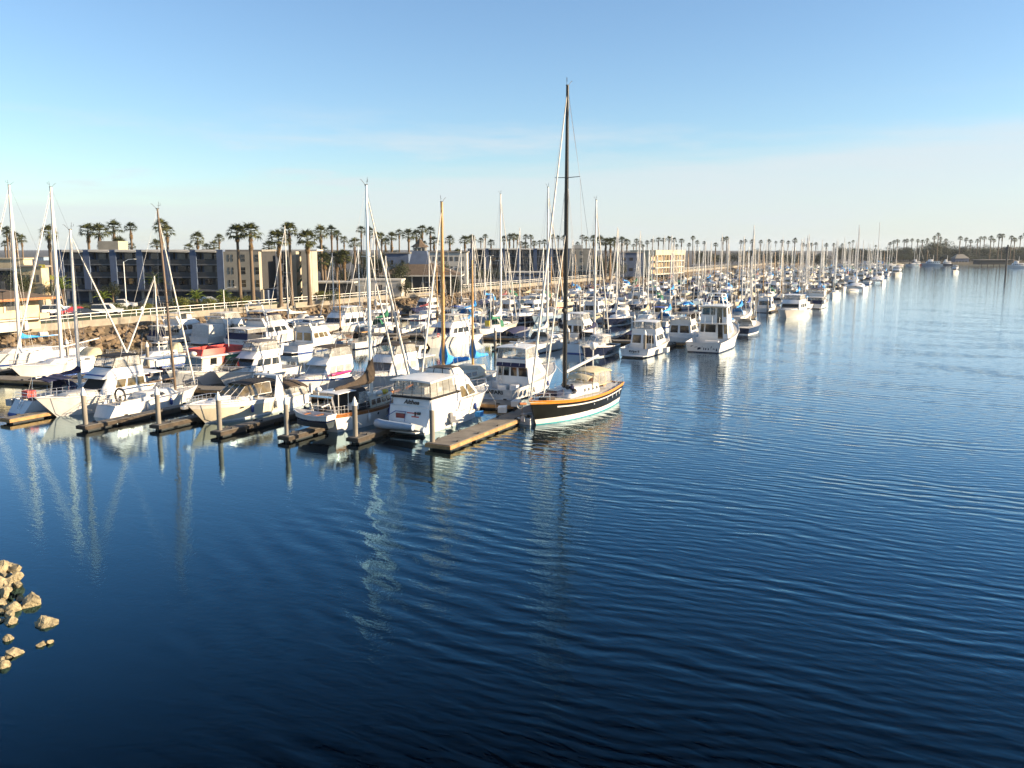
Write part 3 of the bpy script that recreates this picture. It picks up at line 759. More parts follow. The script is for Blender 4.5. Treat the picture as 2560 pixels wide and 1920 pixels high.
# far side fingers of the same walkway
for v_ in (8, 18.5, 29, 39.5, 50, 61):
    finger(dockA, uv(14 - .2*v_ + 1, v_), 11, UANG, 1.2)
    pile(uv(14 - .2*v_ + 12.4, v_), 'plain concrete pile at a finger end on the inner side of the first walkway', 2.6, 'piles inside the first walkway')
DOCKS = []
for k in range(12):
    u0 = 69 + k*41.0
    d = head_walk(u0, 1.5, 75, ['floating walkway across the basin behind the wide fairway', 'floating walkway crossing the crowded berths further up the basin'][k > 0], group=None if k == 0 else 'walkways further up the basin')
    DOCKS.append((u0, d))
    fm1 = dock_mesh(12, 1.2).mesh('finger', [DTOP, WALER_SHADE, FLOATM])
    for v_ in range(3, 73, 10):
        for sd in (1, -1):
            if k > 7: continue
            a = UANG if sd > 0 else UANG + math.pi
            o = link('finger', fm1, d)
            o.matrix_basis = (Matrix.Translation(d.location) @ Matrix.Rotation(WANG, 4, 'Z')).inverted() @ Matrix.Translation(uv(u0 - .2*v_ + sd*1.1, v_)) @ Matrix.Rotation(a, 4, 'Z')
            if k < 5:
                pile(uv(u0 - .2*v_ + sd*13.3, v_), ['concrete pile with pale cap at a finger end by the wide fairway', 'concrete pile with pale cap among the crowded berths'][k > 0], 2.7, ['piles by the wide fairway', 'piles among the crowded berths'][k > 0])
# ------------------------------------------------------------------ the boats one can tell apart
# a1: white sloop with scooped transom, navy canvas over the cockpit
b = Boat('sloop', 'white sloop with scooped stern ladder and navy cockpit canvas', 'sailboat', 12.0, 3.6, 1.15, 1.45, tw=.62, tr=-.9, boot=BLUEP, band=WHITE).place(62, 1034)
b.deck(1.6, 11.9); b.deck(.3, 1.6, z=.75, name='stern_step')
g = b.block('cabin', 4.2, 9.0, 1.1, 1.75, 1.2, .75, .1, .8, .15); b.panes(g, ('stbd', 'port'), [(.12, .3), (.36, .54), (.6, .76)], .3, .72)
b.ladder(-.65, 0, .25, 1.2, .4, lean=.5)
b.dodger(3.4, 5.0, 1.3, 1.2, 1.15, NAVY); b.top(1.4, 3.8, 2.75, 1.35, 1.3, NAVY)
b.posts([((1.6, sd*1.3, 1.1), (1.8, sd*1.3, 2.7)) for sd in (1, -1)] + [((3.4, sd*1.3, 1.2), (3.4, sd*1.25, 2.7)) for sd in (1, -1)])
MB().box(.7, 1.5, .5, 1.3, 1.2, 1.75).build('cushion_box', REDC, b.root)
x = b.x_for(203); b.mast(x, b.z_for(x, 574), .13); b.root.rotation_euler.x = math.radians(1.2); b.rig(11.8, .2); b.furled(11.7, 1.55, r=.09); b.boom(x, 2.9, 4.2, cover=NAVY, hgt=.6)
b.lifelines(1.8, 11); b.pulpit(); b.stern_rail(1.5)
b.lines()
# a2: sedan cruiser, flybridge, bow towards the bridge
b = Boat('sedan_cruiser', 'white flybridge sedan cruiser with long pointed bow and black bimini', 'motor boat', 13.6, 4.1, 1.25, 2.1, rake=.13, boot=WHITE, band=WHITE).place(142, 1042, end='bow', head=-1)
b.deck(3.9, 13.5); b.cockpit(3.9, .7)
g = b.block('trunk_cabin', 8.6, 11.8, 1.5, 2.15, 1.35, .7, 0, .9, .2, DECK)
h = b.block('house', 3.9, 8.9, 1.35, 3.15, 1.72, 1.45, .1, 1.25, .22)
b.pane(h, 'fwd', .06, .94, .30, .92, BLACKC, name='windshield_cover'); b.panes(h, ('stbd', 'port'), [(.05, .22), (.26, .46), (.5, .72)], .42, .86, GLASSB, frame=WHITE)
fl = b.block('flybridge', 4.2, 8.3, 3.1, 4.05, 1.62, 1.3, -.1, 1.2, .12, WHITE, open_top=True)
b.pane(fl, 'fwd', .02, .98, .25, .36, BLUEP, name='stripe'); b.pane(fl, 'port', .05, .95, .25, .34, BLUEP, name='stripe')
MB().tube([(7.05, sy*1.18, 4.06) for sy in (1, .5, 0, -.5, -1)], .09, 6).build('bolster', BLACKC, b.root)
b.enclosure(4.3, 7.1, 4.05, 5.15, 1.45, 1.2, .1, .45, .05, fm=BLACKC, bars=2); b.top(4.2, 6.9, 5.15, 1.45, 1.25, BLACKC)
b.seats(4.8, 3.2, 1.1); b.helm(6.4, .5, 3.2)
b.top(2.1, 4.3, 3.15, 1.6, 1.6, WHITE, crown=.05, th=.1, name='cockpit_overhang', droop=0); b.posts([((2.3, sd*1.5, 1.25), (2.3, sd*1.5, 3.1)) for sd in (1, -1)])
b.root.scale = (1, 1, .88); b.rail(7.2); b.antenna(4.2, 1.3, 4.0, 3.2); b.antenna(4.2, -1.3, 4.0, 2.6); b.platform(.8)
for sd in (-1, 1):
    for q in (.35, 1.6): MB().box(q, q+.9, sd*1.82-.12, sd*1.82+.12, 1.02, 1.18).build('hull_slot', GLASSB, b.root)
b.lines()
# a3: small white sloop, brown mast, stern to the bridge
b = Boat('sloop', 'small white sloop with brown mast and a big black wheel ring at its stern', 'sailboat', 9.8, 3.1, .95, 1.25, tw=.72, tr=-.55, boot=WHITE, band=WHITE, bandw=.14).place(268, 1042)
b.deck(.15, 9.7); g = b.block('cabin', 3.2, 7.4, .95, 1.55, 1.05, .6, .15, 1.0, .18, WHITE)
b.panes(g, ('stbd', 'port'), [(.12, .32), (.38, .58)], .3, .72)
MB().box(.9, 2.9, -.55, .55, .98, 1.0).build('cockpit_sole', GREY, b.root)
for sd in (1, -1): MB().hexa([(.5, sd*1.0-.1, .93), (3.2, sd*1.0-.1, .95), (3.2, sd*1.0+.1, .95), (.5, sd*1.0+.1, .93), (.6, sd*1.0-.07, 1.2), (3.2, sd*1.0-.07, 1.3), (3.2, sd*1.0+.07, 1.3), (.6, sd*1.0+.07, 1.2)]).build('coaming', WHITE, b.root)
MB().tube([(1.4, .62*math.cos(t), 1.55 + .62*math.sin(t)) for t in [2*math.pi*i/16 for i in range(17)]], .09, 6).tube([(1.4, 0, 1.0), (1.4, 0, 1.55)], .1, 6).build('steering_wheel', BLACK, b.root, 60)
for sd in (1,-1): MB().box(3.5, 6.3, sd*1.3-.02, sd*1.3+.02, 1.05, 1.08).build('hand_rail', BLUEP, b.root)
x = b.x_for(441); b.mast(x, b.z_for(x, 523), .10, MASTBR, rake=.045); b.rig(9.6, .2); b.furled(9.5, 1.4, r=.08); b.boom(x, 2.3, 3.3, MASTBR)
b.lifelines(1, 8.8); b.pulpit(); b.stern_rail(.9)
MB().box(0.3, .9, -.7, .7, .6, .64).build('stern_step', DECK, b.root)
b.lines()
# a4: cream express cruiser
b = Boat('express_cruiser', 'cream express cruiser with sleek white arch, black top and pile at its bow', 'motor boat', 11.4, 3.7, 1.2, 1.75, rake=.15, full=2.6, hull=CREAM, boot=WHITE, band=WHITE, bandw=.22).place(513, 1058, end='bow', head=-1)
b.deck(3.4, 11.3, WHITE); b.cockpit(3.4, .75)
g = b.block('foredeck_house', 5.4, 10.4, 1.35, 1.92, 1.45, .45, 0, 2.6, .35, WHITE, r=.2)
ws = b.enclosure(3.6, 7.4, 1.75, 2.65, 1.5, 1.15, -.1, 1.5, .25, faces=('fwd', 'stbd', 'port'), fm=WHITE, bars=3, fr=.03, pm=GLASSB)
b.top(2.6, 6.1, 2.72, 1.3, 1.05, BLACKC, crown=.16); b.arch(2.3, 1.25, 2.95, 1.62, WHITE, lean=-.3, d=.7, dy=.35)
b.seats(4.3, .8, .6); b.helm(5.2, -.7, .9); b.rail(6.2, h=.5); b.platform(.9)
for sd in (1,-1):
    MB().ball((7.2, sd*1.66, 1.02), (.22, .05, .07), 8, 4).build('porthole', GLASS, b.root); MB().box(1.2, 2.0, sd*1.79-.02, sd*1.79+.02, 1.02, 1.16).build('side_vent', GREY, b.root)
MB().tube([(11.2, 0, 1.8), (11.75, 0, 1.75)], .09, 6).box(11.5, 11.9, -.22, .22, 1.5, 1.7).build('anchor', STEEL, b.root)
b.antenna(2.6, -1.2, 2.9, 2.3); b.antenna(2.6, 1.2, 2.9, 1.9)
b.lines()
# a5: brown-canvas runabout
b = Boat('runabout', 'small white boat under a rounded dark brown canvas cover', 'motor boat', 7.8, 2.7, .95, 1.3, boot=WHITE).place(752, 1006, head=-1, end='stern')
b.deck(3.2, 7.7); b.cockpit(3.2, .5); b.enclosure(.3, 4.2, 1.0, 1.75, 1.2, 1.05, .2, .9, .12, fm=BROWNC, bars=2, pm=VINYL); b.top(.3, 3.7, 1.95, 1.2, 1.0, BROWNC, crown=.4, droop=.35, th=.1)
MB().box(-.35, 0, -.22, .22, .35, 1.25).build('outboard_engine', BLACK, b.root)
# a6: white cutter with wood rail, brown sail cover, dinghy on davits
b = Boat('cutter', 'white cutter with varnished wood rail, brown sail cover and black pilothouse canvas', 'sailboat', 11.6, 3.7, 1.45, 1.75, tw=.66, dip=.22, tr=.5, boot=WHITE, band=WOOD, bandw=.2, capmat=WOOD, anti=BLACKH).place(806, 1081)
b.deck(.1, 11.5, TEAK, drop=.16); g = b.block('cabin', 4.6, 8.6, 1.2, 2.0, 1.2, .85, .1, .35, .1, CREAM); b.panes(g, ('stbd', 'port'), [(.06, .2), (.27, .41), (.48, .62), (.69, .83)], .3, .75, frame=WOOD)
b.block('pilothouse_canvas', 2.6, 4.9, 1.3, 3.05, 1.25, 1.15, .25, .55, .18, BLACKC, r=.3, ch=.2)
for sd in (1, -1): MB().hexa([(3.0, sd*1.22-.02, 1.85), (4.5, sd*1.17-.02, 1.85), (4.5, sd*1.17+.02, 1.85), (3.0, sd*1.22+.02, 1.85), (3.2, sd*1.12-.02, 2.7), (4.3, sd*1.1-.02, 2.7), (4.3, sd*1.1+.02, 2.7), (3.2, sd*1.12+.02, 2.7)]).build('clear_panel', VINYL, b.root)
b.top(.7, 2.9, 2.95, 1.05, 1.1, WHITE, crown=.05, droop=.03, name='solar_panel_top'); b.posts([((q, sd*1.0, 1.3), (q, sd*1.0, 2.9)) for sd in (1, -1) for q in (.8, 2.0)], .035, MASTW)
b.arch(.15, 1.4, 2.75, 1.15, STEEL, lean=-.25, d=.12, dy=.1, th=.07); b.dome(.35, .55, 2.8, .26, .3)
x = b.x_for(930); b.mast(x, b.z_for(x, 463), .125, ALU, spread=((.36, .8), (.68, .6))); b.rig(12.3, .1, fr=.36); b.furled(12.2, 1.95, r=.12); b.furled(10.4, 2.0, r=.09, x1=x, z1=b.mtop*.75)
b.boom(x, 3.0, 4.9, ALU, cover=BROWNC, hgt=1.9, wid=.36, tail=.5)
MB().tube([(11.2, 0, 1.75), (12.5, 0, 1.95)], .09, 6).build('bowsprit', WOOD, b.root); b.lifelines(1, 10.6, n=8); b.pulpit(); b.stern_rail(1.4)
for q in (4.8, 6.1, 7.6):
    for sd in (1, -1): MB().ball((q, sd*(b.pt(q/b.L, .55).y+.01), .85), (.13, .03, .13), 10, 6).build('porthole', BLACK, b.root)
MB().box(7.8, 8.7, -b.bm(.7)-.03, -b.bm(.7)+.02, .45, 1.15).build('side_sign', PALEBLUE, b.root)
b.script_line(1.1, .95, .2, -.01)
MB().box(2.2, 2.9, -1.3, -.75, 1.45, 1.95).box(5.2, 5.8, -.4, .3, 2.0, 2.3).build('deck_locker', WHITE, b.root)
for q, m_ in ((6.2, MASTW), (7.0, YELL)): MB().ball((q, -.9, 2.2), (.45, .2, .22), 8, 5).build('deck_bundle', m_, b.root, 60)
b.lines()
# davits and the dinghy hung from them
for sd in (1, -1): MB().tube([(.2, sd*.9, 1.3), (-.2, sd*.9, 2.3), (-1.1, sd*.9, 2.2)], .05, 6).build('davit', MASTW, b.root)
dg = Boat('rowing_dinghy', 'white rowing dinghy with blue stripe hung from davits off the cutter stern', 'dinghy', 3.6, 1.45, .52, .7, tw=.8, dip=.1, boot=NAVYH, band=WHITE, rake=.08, hull=WHITE)
dg.deck(.1, 3.4, WOOD, z=.2, name='floor'); MB().box(1.2, 1.5, -.6, .6, .38, .43).box(2.3, 2.55, -.45, .45, .4, .45).build('thwart', WOOD, dg.root)
pd = b.pos - b.dirv*1.05 + Vector((0, 0, 1.15)); n_ = Vector((-b.dirv.y, b.dirv.x, 0))
dg.root.location = pd - n_*1.8; dg.root.rotation_euler = (0, 0, UANG + math.pi/2)
# a7: aft-cabin yacht with name
b = Boat('aft_cabin_yacht', 'white aft-cabin motor yacht lettered Althea with enclosed upper deck', 'motor yacht', 11.9, 4.1, 2.15, 2.05, tw=.94, tr=-.75, rake=.13, boot=WHITE, band=WHITE, full=2.5).place(1028, 1078)
b.deck(.7, 11.8)
b.root.scale = (1, 1, .90); a = b.block('aft_cabin', .1, 4.6, 1.9, 2.85, 1.82, 1.85, .05, 0, .06, WHITE, r=.18)
MB().box(.06, 4.4, -1.84, 1.84, 2.83, 2.98).build('dark_band', BLACKC, b.root)
e = b.enclosure(.18, 3.9, 2.98, 4.35, 1.72, 1.72, .12, .1, .14, faces=('aft', 'stbd', 'port'), fm=BLACKC, bars=4, fr=.018)
MB().box(.3, 3.6, -1.6, 1.6, 2.99, 3.02).build('upper_deck', DECK, b.root); b.seats(2.6, 3.0, .9); MB().box(1.2, 1.9, -.5, .4, 3.02, 3.6).build('deck_table', WHITE, b.root)
b.top(-.05, 4.3, 4.42, 1.85, 1.75, WHITE, crown=.10, th=.14, name='hardtop', droop=.06)
h = b.block('house', 4.4, 8.4, 1.95, 3.55, 1.68, 1.35, 0, 1.35, .2); b.panes(h, ('stbd', 'port'), [(.15, .5), (.54, .86)], .15, .78, GLASSB, frame=WHITE, k0=.02, k1=.1); b.pane(h, 'fwd', .05, .95, .15, .85, BLACKC, name='windshield')
f = b.block('flybridge', 3.9, 7.2, 3.5, 4.25, 1.5, 1.15, 0, .9, .1, WHITE, open_top=True)
c = b.block('windscreen_cover', 3.95, 6.4, 4.3, 4.92, 1.38, 1.1, .15, .55, .25, WHITEC, r=.25, ch=.12)
for q in (.33, .66): b.pane(c, 'aft', q-.012, q+.012, .02, .98, BLACK, name='zip', th=.012)
b.pane(c, 'aft', .01, .99, -.02, .03, BLACK, name='zip', th=.012); b.pane(c, 'aft', .06, .94, .93, .97, BLACK, name='zip', th=.012)
b.top(4.1, 5.9, 4.93, 1.05, .95, BROWNC, crown=.07, th=.05)
b.name_text('Althea', .52, 2.50, BLACK, y=0.0, x=.075, shear=.35, bold=.014); b.script_line(1.3, 2.10, 0, .06)
for y0, y1 in ((-1.7, 1.05), (1.45, 1.8)): MB().box(-.03, .02, y0, y1, 1.93, 1.98).build('transom_stripe', BLACK, b.root)
MB().box(-.36, -.28, .35, 1.15, 1.15, 1.55).build('transom_locker', MAROON, b.root); MB().box(-.22, -.18, -.9, .2, 1.60, 1.68).box(-.30, -.26, -.9, -.25, 1.3, 1.4).build('warning_sticker', REDC, b.root)
mb = MB(); mb.tube([(-.3, .2, 1.72), (-.3, 1.2, 1.72), (-.55, 1.95, 1.2)], .03, 5).tube([(-.3, .3, 1.72), (-.45, .3, .9)], .02, 4).tube([(-.3, 1.6, 3.0), (-.7, 1.6, .8)], .02, 4).build('boarding_rail', BLUEP, b.root)
MB().box(-.28, -.15, -1.0, -.75, 1.55, 1.75).box(-.28, -.15, -.6, -.5, 1.3, 1.75).build('davit_bracket', BLACK, b.root)
b.platform(1.0, .38, x=-.72); b.rail(5.6, h=.7); b.antenna(4.2, 1.2, 4.3, 2.2)
MB().tube([(11.7, 0, 2.1), (12.3, 0, 2.0)], .1, 6).build('anchor_pulpit', WHITE, b.root)
ALTHEA = b
b.lines()
# inflatable on its swim platform
t = thing('inflatable_dinghy', 'pale blue-grey inflatable dinghy lying across the aft-cabin yacht swim platform', 'dinghy')
def inflatable(t, m=INFL, L=3.3, w=.72, r=.24):
    pts = [(-L/2, -w, 0), (L*.2, -w, 0), (L*.42, -w*.6, .08), (L*.5, 0, .14), (L*.42, w*.6, .08), (L*.2, w, 0), (-L/2, w, 0)]
    MB().tube(pts, [r*.7, r, r, r*.95, r, r, r*.7], 10).build('buoyancy_tube', m, t, 60)
    MB().box(-L*.42, L*.35, -w, w, -.12, -.04).build('floor', m, t); MB().box(-L*.44, -L*.4, -w, w, -.1, .3).build('transom', GREY, t); MB().box(-.25, .05, -w, w, .1, .16).build('thwart', GREY, t)
inflatable(t, L=3.7, w=.8, r=.33); n_ = Vector((-b.dirv.y, b.dirv.x, 0))
t.location = b.pos - b.dirv*1.75 + Vector((0, 0, .68)); t.rotation_euler = (math.radians(18), 0, UANG + math.pi/2)
# dock steps and boxes
def dock_box(px, py, label, s=(1.1, .6, .6), m=WHITE, rz=0.0):
    p = gp(px, py, .46); t = thing('dock_box', label, 'dock box', p, UANG + rz)
    MB().box(-s[0]/2, s[0]/2, -s[1]/2, s[1]/2, 0, s[2]*.82).build('body', m, t); MB().hexa([(-s[0]/2-.03, -s[1]/2-.03, s[2]*.82), (s[0]/2+.03, -s[1]/2-.03, s[2]*.82), (s[0]/2+.03, s[1]/2+.03, s[2]*.82), (-s[0]/2-.03, s[1]/2+.03, s[2]*.82), (-s[0]/2, -s[1]/2, s[2]*1.05), (s[0]/2, -s[1]/2, s[2]*1.05), (s[0]/2, s[1]/2, s[2]*.92), (-s[0]/2, s[1]/2, s[2]*.92)]).build('lid', m, t)
    return t
p = gp(1150, 1055, .46); t = thing('boarding_steps', 'white plastic boarding steps on the finger beside the aft-cabin yacht', 'steps', p, UANG)
for i in range(3): MB().box(-.4 + i*0.0, .4, -.1+.24*i, .62, i*.26, i*.26+.26).build('step', WHITE, t)
dock_box(1256, 1030, 'white dock box on the walkway behind the yacht lettered SAFARI', (.9, .7, .5), rz=.4)
dock_box(1290, 1014, 'low white chest on the walkway beside the dark cutter bow', (1.1, .6, .5), rz=.2)
for k_, v_ in enumerate((4.5, 12, 20, 28, 36, 44)):
    t = thing('power_pedestal', 'slim white power pedestal on the first floating walkway', 'pedestal', uv(14 - .2*v_ - .9, v_, .46), WANG, 'power pedestals on the first walkway')
    MB().box(-.13, .13, -.1, .1, 0, .85).build('post', WHITE, t); MB().lathe([(.16, .85), (.16, .95), (.05, 1.08)], 8).build('lamp_cap', GLASSG, t)
dock_box(1198, 1040, 'small blue cooler on the finger past the boarding steps', (.6, .45, .4), BLUEC)
# a8: SAFARI
b = Boat('sportfishing_yacht', 'white sportfishing yacht lettered SAFARI with navy bridge canvas', 'motor yacht', 13.6, 4.5, 1.35, 2.35, tw=.9, rake=.13, boot=NAVYH, band=WHITE, tr=.25).place(1232, 1003)
b.deck(3.9, 13.5); b.cockpit(3.9, .65, wallm=WHITE)
h = b.block('house', 3.9, 9.4, 1.4, 3.3, 1.85, 1.45, .05, 1.7, .2); b.panes(h, ('aft',), [(.06, .20), (.24, .40), (.46, .64), (.70, .95)], .42, .93, GLASS, frame=WHITE)
b.panes(h, ('stbd', 'port'), [(.3, .72)], .35, .8, GLASSG, k0=.05, k1=.1); b.pane(h, 'fwd', .05, .95, .2, .85)
f = b.block('flybridge', 3.7, 8.2, 3.25, 4.15, 1.7, 1.3, 0, 1.2, .1, WHITE, open_top=True)
MB().hexa([(3.62, -1.55, 3.25), (3.68, -1.55, 3.25), (3.68, 1.55, 3.25), (3.62, 1.55, 3.25), (3.78, -1.45, 4.2), (3.84, -1.45, 4.2), (3.84, 1.45, 4.2), (3.78, 1.45, 4.2)]).build('navy_weather_cloth', NAVY, b.root)
for q in (-.9, 0, .9): MB().tube([(3.6, q, 3.4), (3.74, q, 4.0)], .02, 4).build('rod_holder', MASTW, b.root)
b.enclosure(3.85, 7.2, 4.15, 5.45, 1.5, 1.25, .12, .5, .12, fm=MASTW, bars=2); MB().hexa([(3.86, 1.05, 4.2), (3.9, 1.05, 4.2), (3.9, 1.5, 4.2), (3.86, 1.5, 4.2), (3.98, 1.0, 5.4), (4.02, 1.0, 5.4), (4.02, 1.4, 5.4), (3.98, 1.4, 5.4)]).build('navy_side_curtain', NAVY, b.root)
b.top(3.6, 7.1, 5.5, 1.6, 1.35, WHITE, crown=.10, name='hardtop', th=.1); b.radar(4.6, 5.6); b.seats(5.0, 3.35, 1.0, BLUEC); b.helm(6.4, 0, 3.3)
b.antenna(4.0, 1.3, 5.5, 5.5, 0, .025); b.antenna(4.0, -1.3, 5.5, 3.8, 0); b.ladder(3.75, 1.25, .7, 3.3, lean=.1); b.rail(8.2)
b.posts([((3.62, sd*1.62, 3.2), (3.95, sd*1.42, 5.45)) for sd in (1, -1)], .035, MASTW)
b.name_text('SAFARI', .60, 1.0, BLACK, y=-.1, x=.0, tilt=-.18, bold=.016); b.script_line(.9, .48, 0, .09)
b.root.scale = (1, 1, .84); b.platform(.7, .3); MB().box(3.0, 3.8, -.9, -.2, .65, 1.3).box(3.2, 3.8, .3, 1.2, .65, 1.15).build('tackle_locker', WHITE, b.root)
b.lines()
# a9: the dark cutter
hd = math.radians(90-31) + math.pi
b = Boat('cutter', 'black-hulled cutter with orange varnished rail, white cove stripe and tall dark mast', 'sailboat', 14.6, 4.4, 1.75, 2.05, tw=.72, rake=.07, dip=.25, tr=.7, hull=BLACKH, boot=WHITE, anti=TEALP, band=VARN, capmat=VARN, full=2.4, flare=.75, bot=.46, bandw=.13).place(1340, 1062, end='bow', ang=hd)
b.deck(.1, 15.4, DECK, drop=.12)
for sd in (1, -1):
    mb = MB(); q = []
    for i in range(15):
        t_ = lerp(.03, .84, i/14); p = b.pt(t_, .76); p2 = b.pt(t_, .69); q.append([(p.x, sd*(p.y+.012), p.z), (p2.x, sd*(p2.y+.012), p2.z)])
    mb.rings(q, closed=False, cap=False).build('cove_stripe', WHITE, b.hull)
    mb = MB(); q = []
    for i in range(19):
        t_ = i/18; p = b.pt(t_, 0); p2 = b.pt(t_, .07/b.sh(t_)); q.append([(p.x, sd*(p.y+.012), -.05), (p2.x, sd*(p2.y+.012), p2.z)])
    mb.rings(q, closed=False, cap=False).build('waterline_stripe', TEALP, b.hull)
    for k_, xx in enumerate((1.6, 2.5, 3.6, 4.8, 7.4)):
        p = b.pt(xx/b.L, .62); MB().box(xx-.13, xx+.13, sd*p.y-.03, sd*p.y+.03, p.z-.13, p.z+.13).build('porthole', GLASS, b.hull); MB().box(xx-.2, xx-.135, sd*p.y-.035, sd*p.y+.035, p.z-.14, p.z+.14).build('porthole_rim', ALU, b.hull)
g = b.block('cabin', 4.6, 9.6, 1.6, 2.35, 1.45, .95, .1, .7, .12, WHITE, r=.25); b.panes(g, ('stbd', 'port'), [(.1, .16), (.24, .30), (.38, .44), (.52, .58)], .35, .7, BLACK)
g = b.block('fore_hatch', 11.3, 12.6, 1.75, 2.05, .55, .4, .05, .1, .03, BROWNC)
MB().box(9.9, 11.0, -.5, .5, 1.85, 2.4).build('life_raft_canister', NAVYH, b.root)
b.enclosure(2.4, 6.0, 2.1, 3.25, 1.4, 1.25, .1, .55, .1, fm=TANC, bars=3, fr=.035); b.top(2.3, 5.4, 3.28, 1.42, 1.2, TANC, crown=.24, th=.07, droop=.16); b.top(4.9, 6.4, 2.95, 1.2, 1.0, TANC, crown=.2, droop=.3, name='spray_hood_top')
MB().box(4.1, 4.3, -.35, .35, 1.9, 2.7).build('wheel_pedestal', WOOD, b.root); b.seats(2.9, 1.75, 1.1, TEAK)
x = b.x_for(1411); b.mast(x, b.z_for(x, 214), .15, MASTD, z0=1.7, spread=((.215, 1.75), (.715, 1.15)))
b.rig(None, .1, chain=1.95, spread=1.15, fr=.715, r=.013); b.furled(b.L-.1, 2.2, .985, .095); b.furled(b.L-2.2, 2.1, r=.08, x1=x, z1=b.mtop*.58)
b.boom(x, 3.6, 6.4, ALU, rise=.75, r=.14); MB().tube([(x-.4, -.25, 1.9), (x-.4, -.25, 6.5)], .10, 8).build('spinnaker_pole', MASTW, b.root)
MB().box(x-.25, x+.1, -.32, .32, b.mtop*.30, b.mtop*.30+.5).build('mast_radar', WHITE, b.root); MB().ball((x+.2, 0, b.mtop*.33), .22, 10, 6).build('mast_light', BLACK, b.root)
mb = MB().tube([(.5, -1.35, 1.9), (.5, -1.35, 4.6)], .06, 6); mb.build('radar_post', MASTW, b.root); MB().ball((.5, -1.35, 4.95), (.33, .33, .38), 12, 8).build('radar_dome', WHITE, b.root, 70)
b.lifelines(1.2, 14.2, n=10, r=.014); b.pulpit(1.6); b.stern_rail(2.4, .75)
MB().tube([(15.2, 0, 1.95), (16.2, 0, 2.1)], .1, 6).build('bowsprit', WOOD, b.root); MB().tube([(15.9, .1, 2.0), (16.05, .15, 1.2), (15.75, .4, 1.15)], .05, 5).tube([(16.05, .15, 1.2), (16.3, -.1, 1.1)], .05, 5).build('anchor', BLACK, b.root)
MB().tube([(15.3, -.5 + .22*math.cos(t_), 1.75 + .22*math.sin(t_)) for t_ in [2*math.pi*i/10 for i in range(11)]], .05, 5).build('coiled_line', WHITEC, b.root)
rnd = random.Random(5)
for i in range(7):
    MB().ball((x + rnd.uniform(-1.6, 1.2), rnd.uniform(-.5, 1.2), 2.1 + rnd.random()*.4), (.25, .2, .22), 7, 5).build('deck_gear', rnd.choice((BLACK, BLACKC, NAVY)), b.root, 60)
for i, q in enumerate((1.3, 2.1, 3.0)): MB().ball((q, -1.55, 2.2), (.32, .18, .3), 8, 5).build('deck_cushion', (MAROON, BLACK, YELL)[i], b.root, 60)
# small tender by its bow
dg = Boat('tender', 'small white tender floating beside the black cutter stem', 'dinghy', 2.6, 1.3, .5, .62, hull=WHITE, boot=WHITE, tw=.85).place(1310, 1062, head=1)
dg.deck(.1, 2.4, GREY, z=.15, name='floor'); MB().box(.9, 1.2, -.55, .55, .3, .36).build('thwart', WOOD, dg.root); MB().box(-.25, .02, -.15, .15, .3, .95).build('outboard_engine', GREY, dg.root)

# ---------------------------------------------------------------- inner side of the first walkway
def big_sloop(label, L, wp, head, mastpx, toppy, cover, hull=WHITE, boot=BLUEP, furl=True, dodge=TANC, mm=MASTW, end='bow', hgt=1.0, ccol=None, r=.13, boomrise=.0, band=None, z=0.0, mast_at=None):
    b = Boat('sloop', label, 'sailboat', L, L*.29, 1.2, 1.55, tw=.74, tr=-.35, hull=hull, boot=boot, band=band or hull)
    b.place(*wp, z=z, head=head, end=end); b.deck(.1, L*.99)
    g = b.block('cabin', L*.34, L*.74, 1.2, 1.8, L*.105, L*.06, .1, 1.1, .15, ccol or WHITE); b.panes(g, ('stbd', 'port'), [(.12, .26), (.32, .46), (.52, .64)], .3, .7)
    if dodge: b.dodger(L*.27, L*.40, 1.45, L*.1, 1.1, dodge)
    if mast_at:
        q = gp(*mast_at); b.pos = q - b.dirv*L*.57; b.root.location = b.pos; x = L*.57
    else: x = b.x_for(mastpx); x = min(max(x, L*.45), L*.66)
    b.mast(x, b.z_for(x, toppy), r, mm); b.rig(L*.98, .1)
    if furl: b.furled(L*.97, 1.7, r=.1)
    b.boom(x, 2.95, L*.36, mm, cover=cover, hgt=hgt, rise=boomrise); b.lifelines(.8, L*.92); b.pulpit(); b.stern_rail(1.0)
    MB().box(.6, L*.26, -.6, .6, 1.2, 1.24).build('cockpit_sole', TEAK, b.root)
    return b
b = big_sloop('large white sloop with bright blue and white sail cover and tall white mast', 14.5, (-120, 925), -1, 50, 463, BLUEC, dodge=None, r=.17, mast_at=(52, 906)); b.root.rotation_euler.x = math.radians(-2.0)
MB().tube([(b.mx-2.6, 0, 3.25), (b.mx-3.7, 0, 3.22)], .30, 8).build('cover_band', WHITEC, b.root, 60)
big_sloop('large white sloop with long bare white boom and tan spray hood', 14.0, (22, 958), -1, 152, 468, None, boomrise=.6, r=.17, mast_at=(157, 934)).root.rotation_euler.x = math.radians(-1.4)
# open boat with white canopy
b = Boat('fishing_boat', 'small open fishing boat with flat white canopy on posts and red seats', 'motor boat', 7.6, 2.7, .9, 1.2, boot=REDP).place(352, 962, head=1)
b.deck(5.0, 7.5); b.cockpit(5.0, .4); b.top(.8, 5.2, 2.55, 1.25, 1.15, WHITE, crown=.06, th=.08, droop=.0, name='canopy'); b.posts([((q, sd*1.1, .9), (q, sd*1.1, 2.55)) for q in (1, 3, 5) for sd in (1, -1)], .045, WHITE); b.seats(1.4, .4, .9, REDC); b.seats(3.4, .4, .9, REDC)
MB().box(.1, 7, -1.38, -1.34, .95, 1.35).box(.1, 4, 1.34, 1.38, .95, 1.35).build('weather_cloth', GREYC, b.root); b.antenna(5, .9, 2.5, 2.5, 0)
